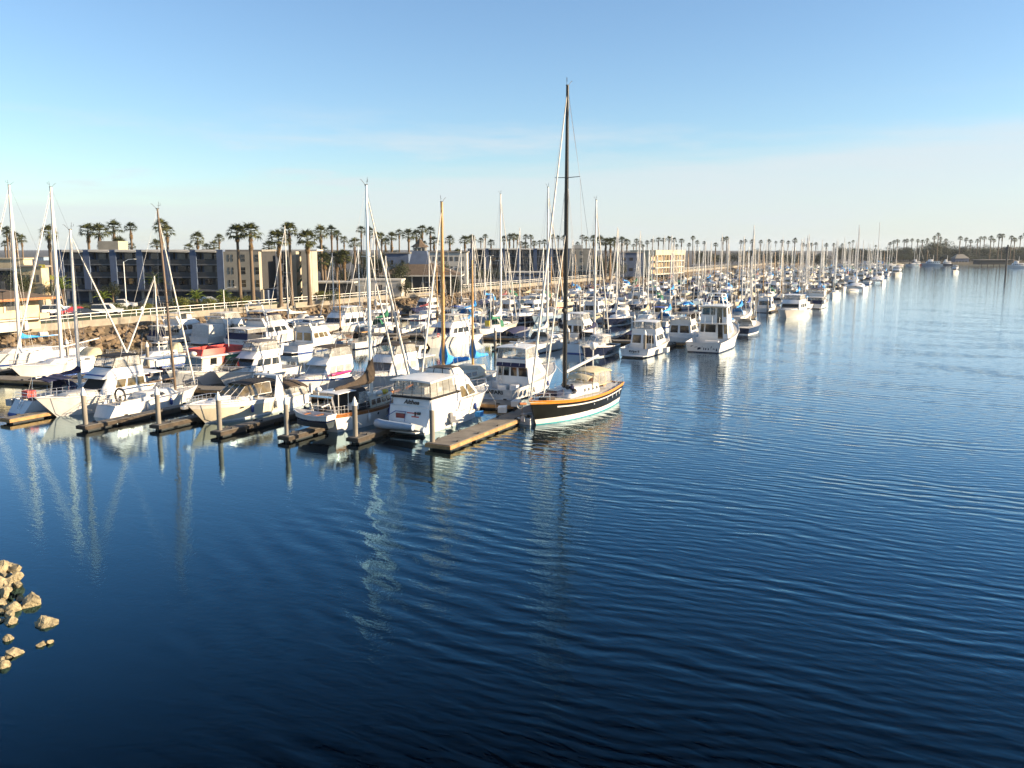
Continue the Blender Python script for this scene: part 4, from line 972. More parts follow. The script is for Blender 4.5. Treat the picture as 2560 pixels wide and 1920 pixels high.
# trawler with red flybridge screens
b = Boat('trawler', 'old white trawler with bright red flybridge weather screens', 'motor boat', 10.6, 3.6, 1.2, 1.9, boot=REDP, hull=GREY, band=WHITE).place(440, 972, head=-1, end='bow')
b.deck(2.4, 10.5); b.cockpit(2.4, .7); h = b.block('house', 2.4, 7.4, 1.3, 3.0, 1.5, 1.3, .05, .4, .1, CREAM); b.panes(h, ('stbd', 'port'), [(.08, .22), (.6, .78)], .45, .85, GLASS, frame=WHITE); b.pane(h, 'port', .55, .68, .02, .9, MAROON, name='door'); b.panes(h, ('fwd',), [(.06, .32), (.36, .64), (.68, .94)], .4, .88)
b.top(1.0, 7.6, 3.02, 1.75, 1.6, WHITE, crown=.06, droop=.0, th=.12, name='boat_deck')
f = b.block('flybridge_screen', 3.9, 7.1, 3.08, 3.7, 1.35, 1.15, 0, .3, .05, REDC, open_top=True); g = b.block('aft_screen', 1.4, 3.6, 3.08, 3.65, 1.4, 1.4, 0, 0, .03, REDC, open_top=True)
MB().ball((7.4, .3, 3.3), (.4, .4, .25), 8, 5).build('covered_gear', WHITEC, b.root, 60); b.rail(4.5, h=.7); b.antenna(2.2, 0, 3.1, 4.6, 0, .04); b.posts([((1.2, sd*1.6, 1.2), (1.2, sd*1.6, 3.0)) for sd in (1, -1)], .06, WHITE)
# green-top cruiser
b = Boat('express_cruiser', 'white express cruiser with green canvas top and raked windshield', 'motor boat', 9.6, 3.2, 1.1, 1.7, rake=.14, full=2.5, boot=GREY, band=WHITE).place(497, 966, head=-1, end='bow')
b.deck(2.8, 9.5, WHITE); b.cockpit(2.8, .6); b.block('foredeck_house', 4.6, 8.7, 1.3, 1.75, 1.2, .4, 0, 2.0, .3, WHITE, r=.2); b.enclosure(3.0, 6.2, 1.55, 2.3, 1.3, 1.0, 0, 1.2, .2, faces=('fwd', 'stbd', 'port'), fm=WHITE, pm=GLASSB); b.top(1.4, 5.0, 2.75, 1.2, 1.0, GREENC, crown=.3, droop=.3); b.enclosure(1.6, 4.9, 2.3, 2.7, 1.1, 1.0, fm=GREENC, bars=2, faces=('stbd', 'port', 'fwd')); b.rail(5.4, h=.5); b.arch(1.2, 1.1, 2.6, 1.35, WHITE, dy=.25); b.platform()
# flybridge with black bimini frame
def fly_sedan(label, L, wp, head, end, bim=NAVY, fm=NAVY, encl=True, hull=WHITE, boot=NAVYH, cover=None, arch=True, ck=True, name='flybridge_cruiser', z=0.0, glass=None, navyaft=None, top_w=None, dang=0.0, band=None):
    s = L/11.0; b = Boat(name, label, 'motor boat', L, L*.335, 1.25, 2.0, rake=.13, boot=boot, hull=hull, band=band or hull).place(*wp, z=z, head=head, end=end, dang=dang)
    b.deck(3.0*s, L*.995); b.cockpit(3.0*s, .7)
    b.block('trunk_cabin', 7.0*s, 9.6*s, 1.5, 2.05, 1.2*s, .6*s, 0, .8, .2, DECK)
    h = b.block('house', 3.0*s, 7.6*s, 1.35, 3.1, 1.55*s, 1.25*s, .05, 1.15, .2); b.panes(h, ('stbd', 'port'), [(.08, .32), (.37, .62), (.66, .84)], .42, .86, glass or GLASS)
    b.pane(h, 'fwd', .05, .95, .3, .9, cover or GLASS, name='windshield'); b.panes(h, ('aft',), [(.08, .4), (.5, .9)], .2, .9, glass or GLASS)
    b.block('flybridge', 3.1*s, 7.0*s, 3.05, 3.9, 1.45*s, 1.15*s, 0, 1.0, .1, WHITE, open_top=True); b.seats(3.6*s, 3.15, .9*s); b.helm(5.2*s, .3, 3.15)
    if encl: b.enclosure(3.2*s, 6.2*s, 3.9, 4.95, 1.3*s, 1.05*s, .1, .5, .1, fm=fm, bars=2)
    else: b.posts([((q*s, sd*1.25*s, 3.8), (q*s, sd*1.2*s, 4.95)) for q in (3.4, 5.8) for sd in (1, -1)])
    b.top(3.1*s, 6.0*s, 4.98, (top_w or 1.35)*s, 1.1*s, bim); b.root.scale = (1, 1, .86)
    if arch: b.arch(2.9*s, 3.1, 4.4, 1.5*s, WHITE)
    if navyaft: MB().hexa([(.2, -1.5*s, 1.25), (.25, -1.5*s, 1.25), (.25, 1.5*s, 1.25), (.2, 1.5*s, 1.25), (.6, -1.4*s, 2.3), (.65, -1.4*s, 2.3), (.65, 1.4*s, 2.3), (.6, 1.4*s, 2.3)]).build('aft_curtain', navyaft, b.root); b.top(.3, 3.2*s, 3.0, 1.5*s, 1.5*s, WHITE, crown=.05, droop=.02, name='cockpit_top', th=.08); b.enclosure(.45, 3.1*s, 2.25, 2.95, 1.45*s, 1.5*s, .05, 0, .02, faces=('aft', 'stbd', 'port'), fm=navyaft, bars=3)
    b.rail(5.6*s); b.antenna(3.0*s, 1.2, 3.9, 3.0); b.antenna(3.0*s, -1.2, 3.9, 2.4); b.platform(); return b
b = fly_sedan('white flybridge cruiser with black-framed bridge windows and purple-grey bow cover', 11.0, (566, 968), -1, 'bow', bim=GREYC, fm=BLACKC)
MB().box(8.0, 9.6, -.7, .7, 2.0, 2.2).build('bow_cover', GREYC, b.root)
b = fly_sedan('wide white trawler yacht with grey canopy and blue-grey lower windows', 11.4, (745, 990), -1, 'bow', bim=BROWNC, fm=WHITEC, boot=WHITE, band=BLUEP, glass=GLASSG, cover=GLASSG, arch=False)
t = thing('kayak', 'pink kayak lying on the side deck of the grey-canopied trawler yacht', 'kayak', b.pos + b.dirv*5.5 + Vector((b.dirv.y, -b.dirv.x, 0))*-1.55 + Vector((0, 0, 1.72)), UANG)
MB().rings([[(q, .32*w_*math.cos(a_), .17*math.sin(a_)*(.4+.6*w_)) for a_ in [2*math.pi*j/8 for j in range(8)]] for q, w_ in ((-1.8, .05), (-1.2, .6), (-.3, 1), (.5, .95), (1.3, .55), (1.8, .05))]).build('shell', PINK, t, 60)
MB().ball((-.1, 0, .14), (.4, .18, .06), 8, 4).build('seat_opening', BLACK, t)
b = fly_sedan('white flybridge cruiser with olive canopy and tan inflatable behind its bridge', 12.4, (882, 946), -1, 'bow', bim=BROWNC, fm=BLACKC, boot=WHITE, glass=GLASSG, cover=GREYC, z=1.6)
t = thing('inflatable_dinghy', 'tan inflatable dinghy stowed aft of the olive-canopied bridge', 'dinghy', b.pos + b.dirv*1.9 + Vector((0, 0, 3.5)), UANG+math.pi/2); inflatable(t, TANI, 2.6, .6, .24)
b.top(.3, 3.5, 3.1, 1.75, 1.75, WHITE, crown=.04, droop=0, th=.1, name='cockpit_roof'); b.posts([((.5, sd*1.6, 1.2), (.5, sd*1.6, 3.05)) for sd in (1, -1)], .05, WHITE)
# wooden ketch with blue covers
b = Boat('ketch', 'cream ketch with two wooden masts and sky blue sail covers', 'sailboat', 13.0, 3.9, 1.3, 1.7, tw=.7, dip=.2, tr=.5, boot=PALEBLUE, band=WHITE, hull=WHITE).place(1068, 1000, head=-1, end='bow')
b.deck(.1, 12.9, CREAM); g = b.block('cabin', 4.2, 9.6, 1.25, 2.0, 1.35, .9, .1, .4, .1, CREAM); b.panes(g, ('stbd', 'port'), [(.06, .2), (.26, .4), (.46, .6), (.66, .8)], .3, .75, GLASSG, frame=WOOD)
b.block('wheelhouse', 2.4, 4.4, 1.25, 2.3, 1.2, 1.25, .1, .2, .1, CREAM)
x = b.x_for(1110); b.mast(x, b.z_for(x, 505), .15, MASTB, spread=((.62, .8),)); b.rig(12.8, None, fr=.62, spread=.8); b.furled(12.7, 1.9, r=.1); b.boom(x, 2.9, 4.9, MASTB, cover=BLUEC, hgt=2.0, wid=.42, tail=.62)
xm = b.x_for(1182.5); b.mast(xm, b.z_for(xm, 650), .105, MASTB, spread=((.6, .5),), name='mizzen_mast', gear=False); b.boom(xm, 2.9, 3.2, MASTB, cover=BLUEC, hgt=1.6, wid=.36, tail=.5); b.rig(None, .1, fr=.6, spread=.5)
b.lifelines(.8, 12); b.pulpit(); MB().lathe([(.3, 0), (.34, .7)], 10, (1.2, -.8, 1.3)).build('blue_barrel', BLUEC, b.root, 50)
# more boats along the inner side towards the shore
big_sloop('white sloop with grey boom tent moored past the red-screened trawler', 10.5, (330, 925), -1, 400, 690, GREYC, r=.08)

# ---------------------------------------------------------------- across the wide fairway
b = fly_sedan('white trawler with navy cockpit curtains and bare mast platform', 12.0, (388, 860), 1, 'stern', bim=WHITEC, fm=WHITEC, navyaft=NAVY, encl=False); b.script_line(1.2, .85, 0, -.012)
b.block('covered_helm', 5.4, 6.6, 3.9, 4.8, .8, .7, .1, .2, .1, WHITEC)
b = fly_sedan('tall white flybridge yacht fully wrapped in white winter covers', 13.2, (497, 861), 1, 'stern', bim=WHITEC, fm=WHITEC, boot=BLUEP); b.block('stern_cover', .3, 3.4, 1.2, 3.3, 1.8, 1.85, .3, 0, .15, WHITEC)
b = fly_sedan('large white motor yacht with navy aft curtains, hardtop and radar domes', 15.0, (588, 868), 1, 'stern', bim=NAVY, fm=NAVY, navyaft=NAVY); b.script_line(1.6, .85, 0, -.012, h=.09)
b.top(4.4, 9.4, 5.6, 1.9, 1.5, WHITE, crown=.1, th=.14, name='hardtop'); b.arch(4.6, 4.0, 6.6, 1.7, WHITE, lean=-.7); b.dome(4.2, .9, 6.6, .28, .2); b.dome(4.2, -.9, 6.6, .28, .2)
b = fly_sedan('white pilothouse trawler with teal doorway and warm wood trim', 11.5, (722, 884), 1, 'stern', bim=WHITEC, fm=WHITE, boot=BLUEP, encl=False, glass=GLASSB)
b = fly_sedan('sleek white motor yacht with long raked bow and dark wrap windshield', 15.5, (800, 840), -1, 'bow', bim=WHITE, fm=WHITE, boot=WHITE, cover=GLASS)
for wp, lab, cv, mt in (((797, 872), 'small pale blue pocket sloop with wooden tiller gear across the fairway', BROWNC, 700), ((873, 874), 'small white sloop with black dodger across the fairway', None, 640)):
    b = Boat('pocket_sloop', lab, 'sailboat', 8.2, 2.6, .9, 1.15, tw=.8, tr=.2, hull=PALEBLUE if cv else WHITE, boot=NAVYH, band=WOOD if cv else WHITE).place(*wp); b.deck(.1, 8.1, TEAK if cv else DECK); b.block('cabin', 3, 5.8, .9, 1.45, .9, .6, .1, .5, .1, CREAM)
    b.mast(4.9, b.z_for(4.9, mt), .075, MASTB if cv else MASTW); b.rig(8, .1); b.boom(4.9, 2.1, 3, MASTB, cover=cv, hgt=.5)
    if not cv: b.dodger(2.0, 3.4, 1.1, .9, 1.1, BLACKC)
    b.lifelines(.5, 7.5); MB().tube([(-.1, .3, .3), (-.1, .3, 1.2)], .05, 5).tube([(0, -.4, 1.0), (1.2, -.2, 1.15)], .04, 5).build('tiller', WOOD, b.root); b.stern_rail(.8)
b = fly_sedan('white flybridge yacht with navy windshield cover, ring buoy and grey-curtained bridge', 13.6, (1076, 870), -1, 'bow', bim=WHITEC, fm=WHITEC, cover=NAVY, boot=WHITE, band=WHITE)
MB().tube([(11.6, -1.5, 1.9 + 0), (11.6, -1.5, 1.9)], .01, 3); MB().tube([(11.9 + .28*math.cos(t_), 1.35, 2.15 + .28*math.sin(t_)) for t_ in [2*math.pi*i/12 for i in range(13)]], .07, 6).build('ring_buoy', REDC, b.root, 60)
b = big_sloop('cream-white sloop with large white sail cover, bow up-basin', 12.2, (1208, 841), 1, 1252, 485, SAILW, end='stern', dodge=WHITEC, hgt=2.2, hull=CREAM, boot=WHITE); MB().box(.2, .35, -1.0, -.2, 1.6, 2.5).build('rescue_sling', YELL, b.root)
big_sloop('white sloop with slim tall mast before the wide fairway', 14.0, (1318, 884), 1, 1361, 468, WHITEC, end='stern', dodge=GREYC, boot=NAVYH)
big_sloop('white sloop moored beside the dark-hulled express boat', 12.5, (1440, 884), 1, 1485, 500, NAVY, end='stern', dodge=NAVY)
b = fly_sedan('white motor yacht with wide dark wrap windows behind the slim-masted sloop', 12.5, (1410, 862), 1, 'stern', bim=WHITE, fm=WHITE, boot=NAVYH)
b = Boat('express_cruiser', 'dark-hulled express boat with white deck and tan windscreen', 'motor boat', 10.0, 3.4, 1.1, 1.75, rake=.15, full=2.5, hull=NAVYH, boot=WHITE, band=WHITE).place(1466, 896, head=-1, end='bow')
b.deck(2.8, 9.9, WHITE); b.cockpit(2.8, .6); b.block('foredeck_house', 4.6, 9.0, 1.35, 1.8, 1.25, .4, 0, 2, .3, WHITE, r=.2); b.enclosure(3.0, 6.2, 1.6, 2.5, 1.3, 1.05, 0, 1.2, .2, fm=WHITE, bars=2); b.top(2.4, 5, 2.55, 1.2, 1, WHITEC, crown=.15); b.rail(5.5, h=.5)
b = fly_sedan('white flybridge yacht with black bridge frames and dark salon door, lettered transom', 13.2, (1585, 893), 1, 'stern', bim=WHITE, fm=BLACKC, boot=NAVYH, arch=False, top_w=1.45)
b.name_text('Kripe II', .46, .86, BLACK, x=0.0, tilt=-.1, bold=.012); b.script_line(1.2, .52, 0, .04); b.ladder(3.4, -1.0, .8, 3.2, m=MASTW)
b.seats(4.4, 3.15, .5, REDC)
b = fly_sedan('white cabin yacht with grey bridge canopy between two large sterns', 12.6, (1682, 862), 1, 'stern', bim=GREYC, fm=WHITEC, boot=NAVYH, encl=False)
b = Boat('sportfishing_yacht', 'tall white sportfishing yacht with enclosed bridge, tower and outriggers', 'motor yacht', 16.5, 5.2, 1.35, 2.9, tw=.92, rake=.13, full=2.3, boot=NAVYH, band=WHITE, tr=.1).place(1757, 882)
b.deck(5.2, 16.4); b.cockpit(5.2, .7)
h = b.block('house', 5.2, 11.6, 1.4, 3.55, 2.15, 1.7, .05, 2.0, .2); b.panes(h, ('aft',), [(.06, .18), (.22, .58)], .42, .92, frame=WHITE); b.pane(h, 'aft', .66, .82, .02, .95, GLASS, name='door'); b.pane(h, 'aft', .86, .96, .35, .92, GLASSB); b.panes(h, ('stbd', 'port'), [(.18, .62)], .3, .82, GLASSG, k0=.03, k1=.12); b.pane(h, 'fwd', .05, .95, .3, .9)
MB().box(4.4, 5.4, -2.1, 2.1, 3.5, 3.62).build('aft_balcony', WHITE, b.root); b.posts([((4.5, sd*2.0, 3.55), (4.5, sd*2.0, 4.5)) for sd in (1, -1, .5, -.5, 0)], .03)
e = b.block('enclosed_bridge', 5.3, 9.8, 3.5, 5.9, 1.95, 1.5, .05, 1.1, .2); b.panes(e, ('aft',), [(.06, .34), (.38, .54)], .5, .9, frame=WHITE); b.pane(e, 'aft', .62, .80, .05, .9, GLASS, name='door'); b.pane(e, 'aft', .85, .95, .4, .9, GLASSB); b.panes(e, ('stbd', 'port'), [(.25, .75)], .5, .88, GLASSB, frame=WHITE); b.pane(e, 'fwd', .05, .95, .5, .9)
b.top(4.6, 9.6, 5.95, 2.05, 1.6, WHITE, crown=.08, th=.12, name='hardtop', droop=.03); b.top(5.6, 7.6, 7.6, 1.1, 1.0, WHITE, crown=.05, name='tower_top', droop=0)
mb = MB()
for sd in (1, -1):
    for q in (5.4, 7.6): mb.tube([(q, sd*1.3, 5.95), (q+.2, sd*.9, 7.6)], .045, 5)
mb.build('tower_legs', ALU, b.root); b.ladder(5.2, .3, 3.6, 6.2, .45, MASTW); b.ladder(5.25, .3, 5.9, 7.6, .45, MASTW)
for sd in (1, -1): MB().tube([(7.5, sd*1.9, 4.2), (5.2, sd*2.5, 11.0)], [.06, .025], 6).build('outrigger', MASTW, b.root)
b.antenna(6.5, .8, 7.6, 3.5, 0); b.antenna(6.5, -.8, 7.6, 2.6, 0); b.rail(10.5); MB().box(3.2, 3.9, -1.2, .6, .7, 1.3).build('fighting_chair_locker', WHITE, b.root)
mb = MB(); rnd = random.Random(9); yy = 2.2       # long dark-blue lettering and fish emblem across the transom
for i, (y0, y1, a, c) in enumerate(((2.2, 1.7, .75, .95), (1.75, 1.2, .45, .95), (1.2, .75, .6, .8), (.8, .3, .35, .75), (.2, .05, .35, .95), (0, -.18, .35, .75), (-.25, -.45, .35, .7), (-.5, -.58, .35, .95), (-.62, -.8, .35, .7), (-1.0, -1.25, .35, .95), (-1.3, -1.45, .4, .7), (-1.5, -1.62, .4, .7), (-1.7, -1.9, .3, .7))):
    x_ = .02; mb.hexa([(x_+.06, y1, a), (x_+.09, y1, a), (x_+.09, y0, a-.05), (x_+.06, y0, a-.05), (x_+.03-.02, y1+.05, c), (x_+.07, y1+.05, c), (x_+.07, y0-.05, c-.08), (x_+.01, y0-.05, c-.08)])
mb.build('transom_emblem', NAVYH, b.root)
# along the channel edge
b = fly_sedan('broad white motor yacht moored bow-out at the channel edge, black windshield', 17.0, (1966, 795), -1, 'bow', bim=WHITE, fm=BLACKC, cover=BLACKC, boot=WHITE)
b = fly_sedan('navy-curtained white yacht moored stern-out at the channel edge', 15.0, (2030, 772), 1, 'stern', bim=NAVY, fm=NAVY, navyaft=NAVY, boot=NAVYH)
b = big_sloop('small sloop wrapped in royal blue covers at a finger end', 9.5, (1856, 796), 1, 1880, 640, ROYAL, end='stern', dodge=ROYAL, r=.08, hull=PALEBLUE)
def cat_boat(label, L, px, py, masts):
    t = thing('catamaran', label, 'catamaran', gp(px, py), UANG + math.pi)
    for sd in (1, -1):
        MB().rings([[(q*L, sd*L*.22 + w_*math.sin(a_), max(-.4, z_) ) for a_, z_ in ((-1.57, 1.5), (-1.4, -.3), (1.4, -.3), (1.57, 1.5))] for q, w_ in ((-.5, .5), (0, .75), (.35, .5), (.5, .06))]).build('hull', WHITE, t)
    MB().box(-L*.42, L*.2, -L*.22, L*.22, .85, 1.5).build('bridge_deck', WHITE, t)
    s_ = MB().rings([[(q*L, w_*L*math.cos(a_), 1.5 + h_*max(0, math.sin(a_))) for a_ in [math.pi*j/8 for j in range(9)]] for q, w_, h_ in ((-.25, .2, 1.2), (.05, .2, 1.2), (.22, .17, .3))], closed=False, cap=False).build('saloon', WHITE, t, 60)
    MB().box(L*.02, L*.1, -L*.15, L*.15, 1.9, 2.35).build('window', GLASS, t)
    for mx, top in masts:
        d = gp(px, py).y; zt = z_at(d, top); MB().tube([(mx, 0, 1.5), (mx, 0, zt)], [.16, .1], 6).build('mast', MASTW, t); MB().tube([(mx, 0, 3.0), (mx-L*.35, 0, 3.2)], .14, 6).build('boom', MASTW, t)
    return t
cat_boat('white catamaran with two tall masts at the channel edge', 13, 2138, 728, ((0, 562), (-2.6, 570)))
cat_boat('white catamaran with one mast beyond the two-masted catamaran', 12, 2190, 709, ((0, 556),))
b = fly_sedan('boxy white yacht lit at the far tip of the moored row', 16, (2238, 690), -1, 'bow', bim=WHITE, fm=WHITE, boot=WHITE, name='motor_yacht')
b = fly_sedan('white motor cruiser under way in the open channel', 10.5, (2383, 684), -1, 'bow', bim=WHITE, fm=WHITE, boot=WHITE, name='motor_cruiser', dang=-8, cover=BLACKC)
t = thing('channel_marker', 'dark wooden marker pile standing in the open channel', 'marker', gp(2514, 684)); dz = z_at(t.location.y, 612)
MB().tube([(0, 0, -1), (0, 0, dz)], .45, 8).build('post', BLACK, t); MB().box(-.9, .9, -.3, .3, dz-3.2, dz-1.2).build('board', BLACK, t)
# finger with gear between the big sterns
dock_box(40, 1012, 'pale grey dock box on the lit finger beside the scooped-stern sloop', (1.3, .8, .6), GREY)
dock_box(1665, 880, 'white dock box on the finger between the black-framed yacht and the sportfisher')
# ------------------------------------------------------------------ the crowded berths: copies of a few kinds
def far_sloop(label, L, hull, cover, mh, mm, boot, dodge=None, grp=None):
    b = Boat('sailboat', label, 'sailboat', L, L*.3, 1.05, 1.4, tw=.74, tr=.1, hull=hull, boot=boot, hi=False, group=grp)
    b.deck(.1, L*.99); b.block('cabin', L*.34, L*.72, 1.1, 1.7, L*.1, L*.06, .1, .7, .12, WHITE)
    x = L*.57; b.mast(x, mh, .085, mm); b.boom(x, 2.6, L*.38, mm, cover=cover, hgt=1.0, wid=.3, tail=.4)
    MB().tube([(x-.1, 0, mh*.55), (x-.1, .9, mh*.55)], .03, 4).tube([(x-.1, 0, mh*.55), (x-.1, -.9, mh*.55)], .03, 4).build('spreader', mm, b.root)
    MB().tube([(L*.97, 0, 1.4), (x, 0, mh*.97)], .055, 5).build('furled_headsail', SAILW, b.root)
    b.rig(None, .1, r=.014)
    if dodge: b.dodger(L*.24, L*.38, 1.3, L*.1, 1.05, dodge, win=False)
    b.stern_rail(.9, r=.02); return b
def far_motor(label, L, hull, bim, kind, boot, grp=None, glass=None, navy=None):
    b = Boat('motor_boat', label, 'motor boat', L, L*.33, 1.15, 1.8, rake=.12, hull=hull, boot=boot, hi=False, group=grp)
    s = L/11; b.deck(2.8*s, L*.99); b.cockpit(2.8*s, .6)
    h = b.block('house', 2.8*s, 7.4*s, 1.3, 2.9*(.75 + .25*s), 1.5*s, 1.2*s, .05, 1.1, .2); b.panes(h, ('stbd', 'port'), [(.08, .45), (.52, .86)], .42, .86, glass); b.pane(h, 'fwd', .06, .94, .3, .9); b.pane(h, 'aft', .1, .9, .25, .9)
    zt = h['z1']
    if kind == 'fly':
        b.block('flybridge', 3.0*s, 6.6*s, zt-.03, zt+.8, 1.35*s, 1.05*s, 0, .9, .1, WHITE, open_top=True); b.top(3.0*s, 5.8*s, zt+1.75, 1.3*s, 1.05*s, bim, nx=3, ny=4); b.posts([((q*s, sd*1.1*s, zt+.7), (q*s, sd*1.1*s, zt+1.75)) for q in (3.2, 5.6) for sd in (1, -1)])
    else: b.top(.6, 4.4*s, zt+.12, 1.35*s, 1.25*s, bim, nx=3, ny=4); b.posts([((.8, sd*1.2*s, 1.1), (.8, sd*1.2*s, zt+.1)) for sd in (1, -1)])
    b.rail(5.4*s, n=5, mid=False); b.antenna(3.2*s, .9*s, zt, 3.0); return b
SL = [('white sailboat with navy sail cover in the crowded berths', 11, WHITE, NAVY, 15.0, MASTW, BLUEP, NAVY), ('white sailboat with tan sail cover in the crowded berths', 10, WHITE, TANC, 13.5, ALU, WHITE, None),
      ('white sailboat with bright blue sail cover in the crowded berths', 11.5, WHITE, BLUEC, 16.0, MASTW, BLUEP, BLUEC), ('cream sailboat with wooden mast in the crowded berths', 9.5, CREAM, BROWNC, 12.0, MASTB, REDP, None),
      ('dark-hulled sailboat with white sail cover in the crowded berths', 12.5, NAVYH, SAILW, 17.5, MASTW, WHITE, WHITEC), ('white sailboat with green sail cover in the crowded berths', 9, WHITE, GREENC, 12.5, ALU, BLUEP, GREENC),
      ('pale blue sailboat with grey sail cover in the crowded berths', 10.5, PALEBLUE, GREYC, 14.0, ALU, WHITE, GREYC), ('white sailboat with maroon sail cover in the crowded berths', 10, WHITE, MAROON, 13.0, MASTW, REDP, None)]
MT = [('white flybridge boat with navy bimini in the crowded berths', 11.5, WHITE, NAVY, 'fly', NAVYH), ('white flybridge boat with white bimini in the crowded berths', 12.5, WHITE, WHITEC, 'fly', BLUEP), ('white flybridge boat with tan bimini in the crowded berths', 10.5, WHITE, TANC, 'fly', REDP),
      ('white cabin boat with royal blue cockpit canopy in the crowded berths', 9.5, WHITE, ROYAL, 'cab', BLUEP), ('white cabin boat with black cockpit canopy in the crowded berths', 9, WHITE, BLACKC, 'cab', NAVYH), ('cream cabin boat with grey cockpit canopy in the crowded berths', 10, CREAM, GREYC, 'cab', WHITE),
      ('dark-hulled flybridge boat with white bimini in the crowded berths', 12, NAVYH, WHITEC, 'fly', WHITE)]
def covered(label, L, hull, cov, boot):
    b = Boat('small_boat', label, 'motor boat', L, L*.36, .85, 1.2, hull=hull, boot=boot, hi=False); b.deck(.1, L*.99)
    b.top(.1, L*.86, 1.1, L*.155, L*.06, cov, crown=.55, droop=.45, th=.08, name='boat_cover', nx=5, ny=6); MB().box(-.4, 0, -.2, .2, .3, 1.2).build('outboard_engine', BLACK, b.root); return b
def console(label, L, hull, m):
    b = Boat('small_boat', label, 'motor boat', L, L*.33, .85, 1.3, hull=hull, boot=WHITE, hi=False); b.deck(L*.7, L*.99); b.cockpit(L*.7, .4); b.helm(L*.4, 0, .4)
    b.top(L*.25, L*.6, 2.5, L*.12, L*.12, m, crown=.05, nx=2, ny=3, name='sun_top', droop=.02); b.posts([((q*L, sd*.7, .5), (q*L, sd*.7, 2.5)) for q in (.3, .55) for sd in (1, -1)], .035); MB().box(-.45, 0, -.25, .25, .3, 1.4).build('outboard_engine', BLACK, b.root); return b
CV = [('low white boat under a blue full cover in the crowded berths', 7.5, WHITE, BLUEC, BLUEP), ('low white boat under a grey full cover in the crowded berths', 7, WHITE, GREYC, NAVYH), ('low white boat under a tan full cover in the crowded berths', 8, WHITE, TANC, REDP), ('low dark boat under a navy full cover in the crowded berths', 8, NAVYH, NAVY, WHITE)]
kinds = []; NS_ = len(SL)
for a in SL: b = far_sloop(*a[:8]); b.root['group'] = 'sailboats in the crowded berths'; kinds.append(b)
for a in MT: b = far_motor(*a[:6]); b.root['group'] = 'motor boats in the crowded berths'; kinds.append(b)
for a in CV: b = covered(*a); b.root['group'] = 'covered boats in the crowded berths'; kinds.append(b)
for a in (('open console boat with white sun top in the crowded berths', 7.5, WHITE, WHITEC), ('open console boat with blue sun top in the crowded berths', 7, WHITE, ROYAL)): b = console(*a); b.root['group'] = 'open boats in the crowded berths'; kinds.append(b)
for b in kinds[NS_:NS_ + len(MT)]: b.root.scale = (1, 1, .86)
for b in kinds: b.base = b.root['label']
trees_ = [tree_of(b.root) for b in kinds]; used = [False]*len(kinds)
def drop(i, p, ang):
    b = kinds[i]
    if not used[i]: o = b.root; used[i] = True
    else: o = copy_tree(b.root, trees_[i])
    o.location = (p.x, p.y, 0); o.rotation_euler = (0, 0, ang); return o
rnd = random.Random(21); NS = len(SL); count = 0
for k, (u0, d) in enumerate(DOCKS):
    for sd in (1, -1):
        if k == 0 and sd < 0: continue                # hand-placed row faces the fairway
        v = 4.2 + (6 if k == 0 else 0)
        while v < 72:
            stepv = 4.5 if k < 6 else 5.2
            if rnd.random() < (.90 if k < 4 else .84):
                i = rnd.randrange(NS) if rnd.random() < .56 else (NS + rnd.randrange(len(MT)) if rnd.random() < .52 else NS + len(MT) + rnd.randrange(6))
                L = kinds[i].L; uc = u0 - .2*v
                bow_in = rnd.random() < .55; dirn = sd
                if bow_in: p = uv(uc + sd*(1.7 + L), v); ang = UANG + (math.pi if sd > 0 else 0)
                else: p = uv(uc + sd*1.7, v); ang = UANG + (0 if sd > 0 else math.pi)
                o = drop(i, p, ang + rnd.uniform(-.03, .03)); count += 1
                where = ['berthed just past the wide fairway', 'berthed below the second hotel', 'berthed below the cream motel', 'berthed below the tree belt'][0 if k == 0 else 1 if k < 3 else 2 if k < 6 else 3]
                o['label'] = kinds[i].base.replace('in the crowded berths', where)
            v += stepv + rnd.uniform(-.3, .4)
# end ties and boats strung along the channel edge
for u_, i in ((88, 4), (160, 2), (178, 8), (215, 1), (262, 9), (300, 0), (318, 10), (345, 6), (372, 8), (400, 2), (430, 7), (455, 0), (480, 9)):
    o = drop(i, uv(u_, -2.2 + rnd.uniform(-.8, .8)), UANG + (math.pi if rnd.random() < .6 else 0)); count += 1; o['label'] = kinds[i].base.replace('in the crowded berths', 'end-tied along the channel edge')
# small boats along the rocks and on the far shore
for u_ in range(78, 200, 9):
    if rnd.random() < .5: i = NS + len(MT) + rnd.randrange(6); o = drop(i, uv(u_, 66.5), UANG); count += 1; o['label'] = kinds[i].base.replace('in the crowded berths', 'moored close under the rock bank')
print('berth boats', count)
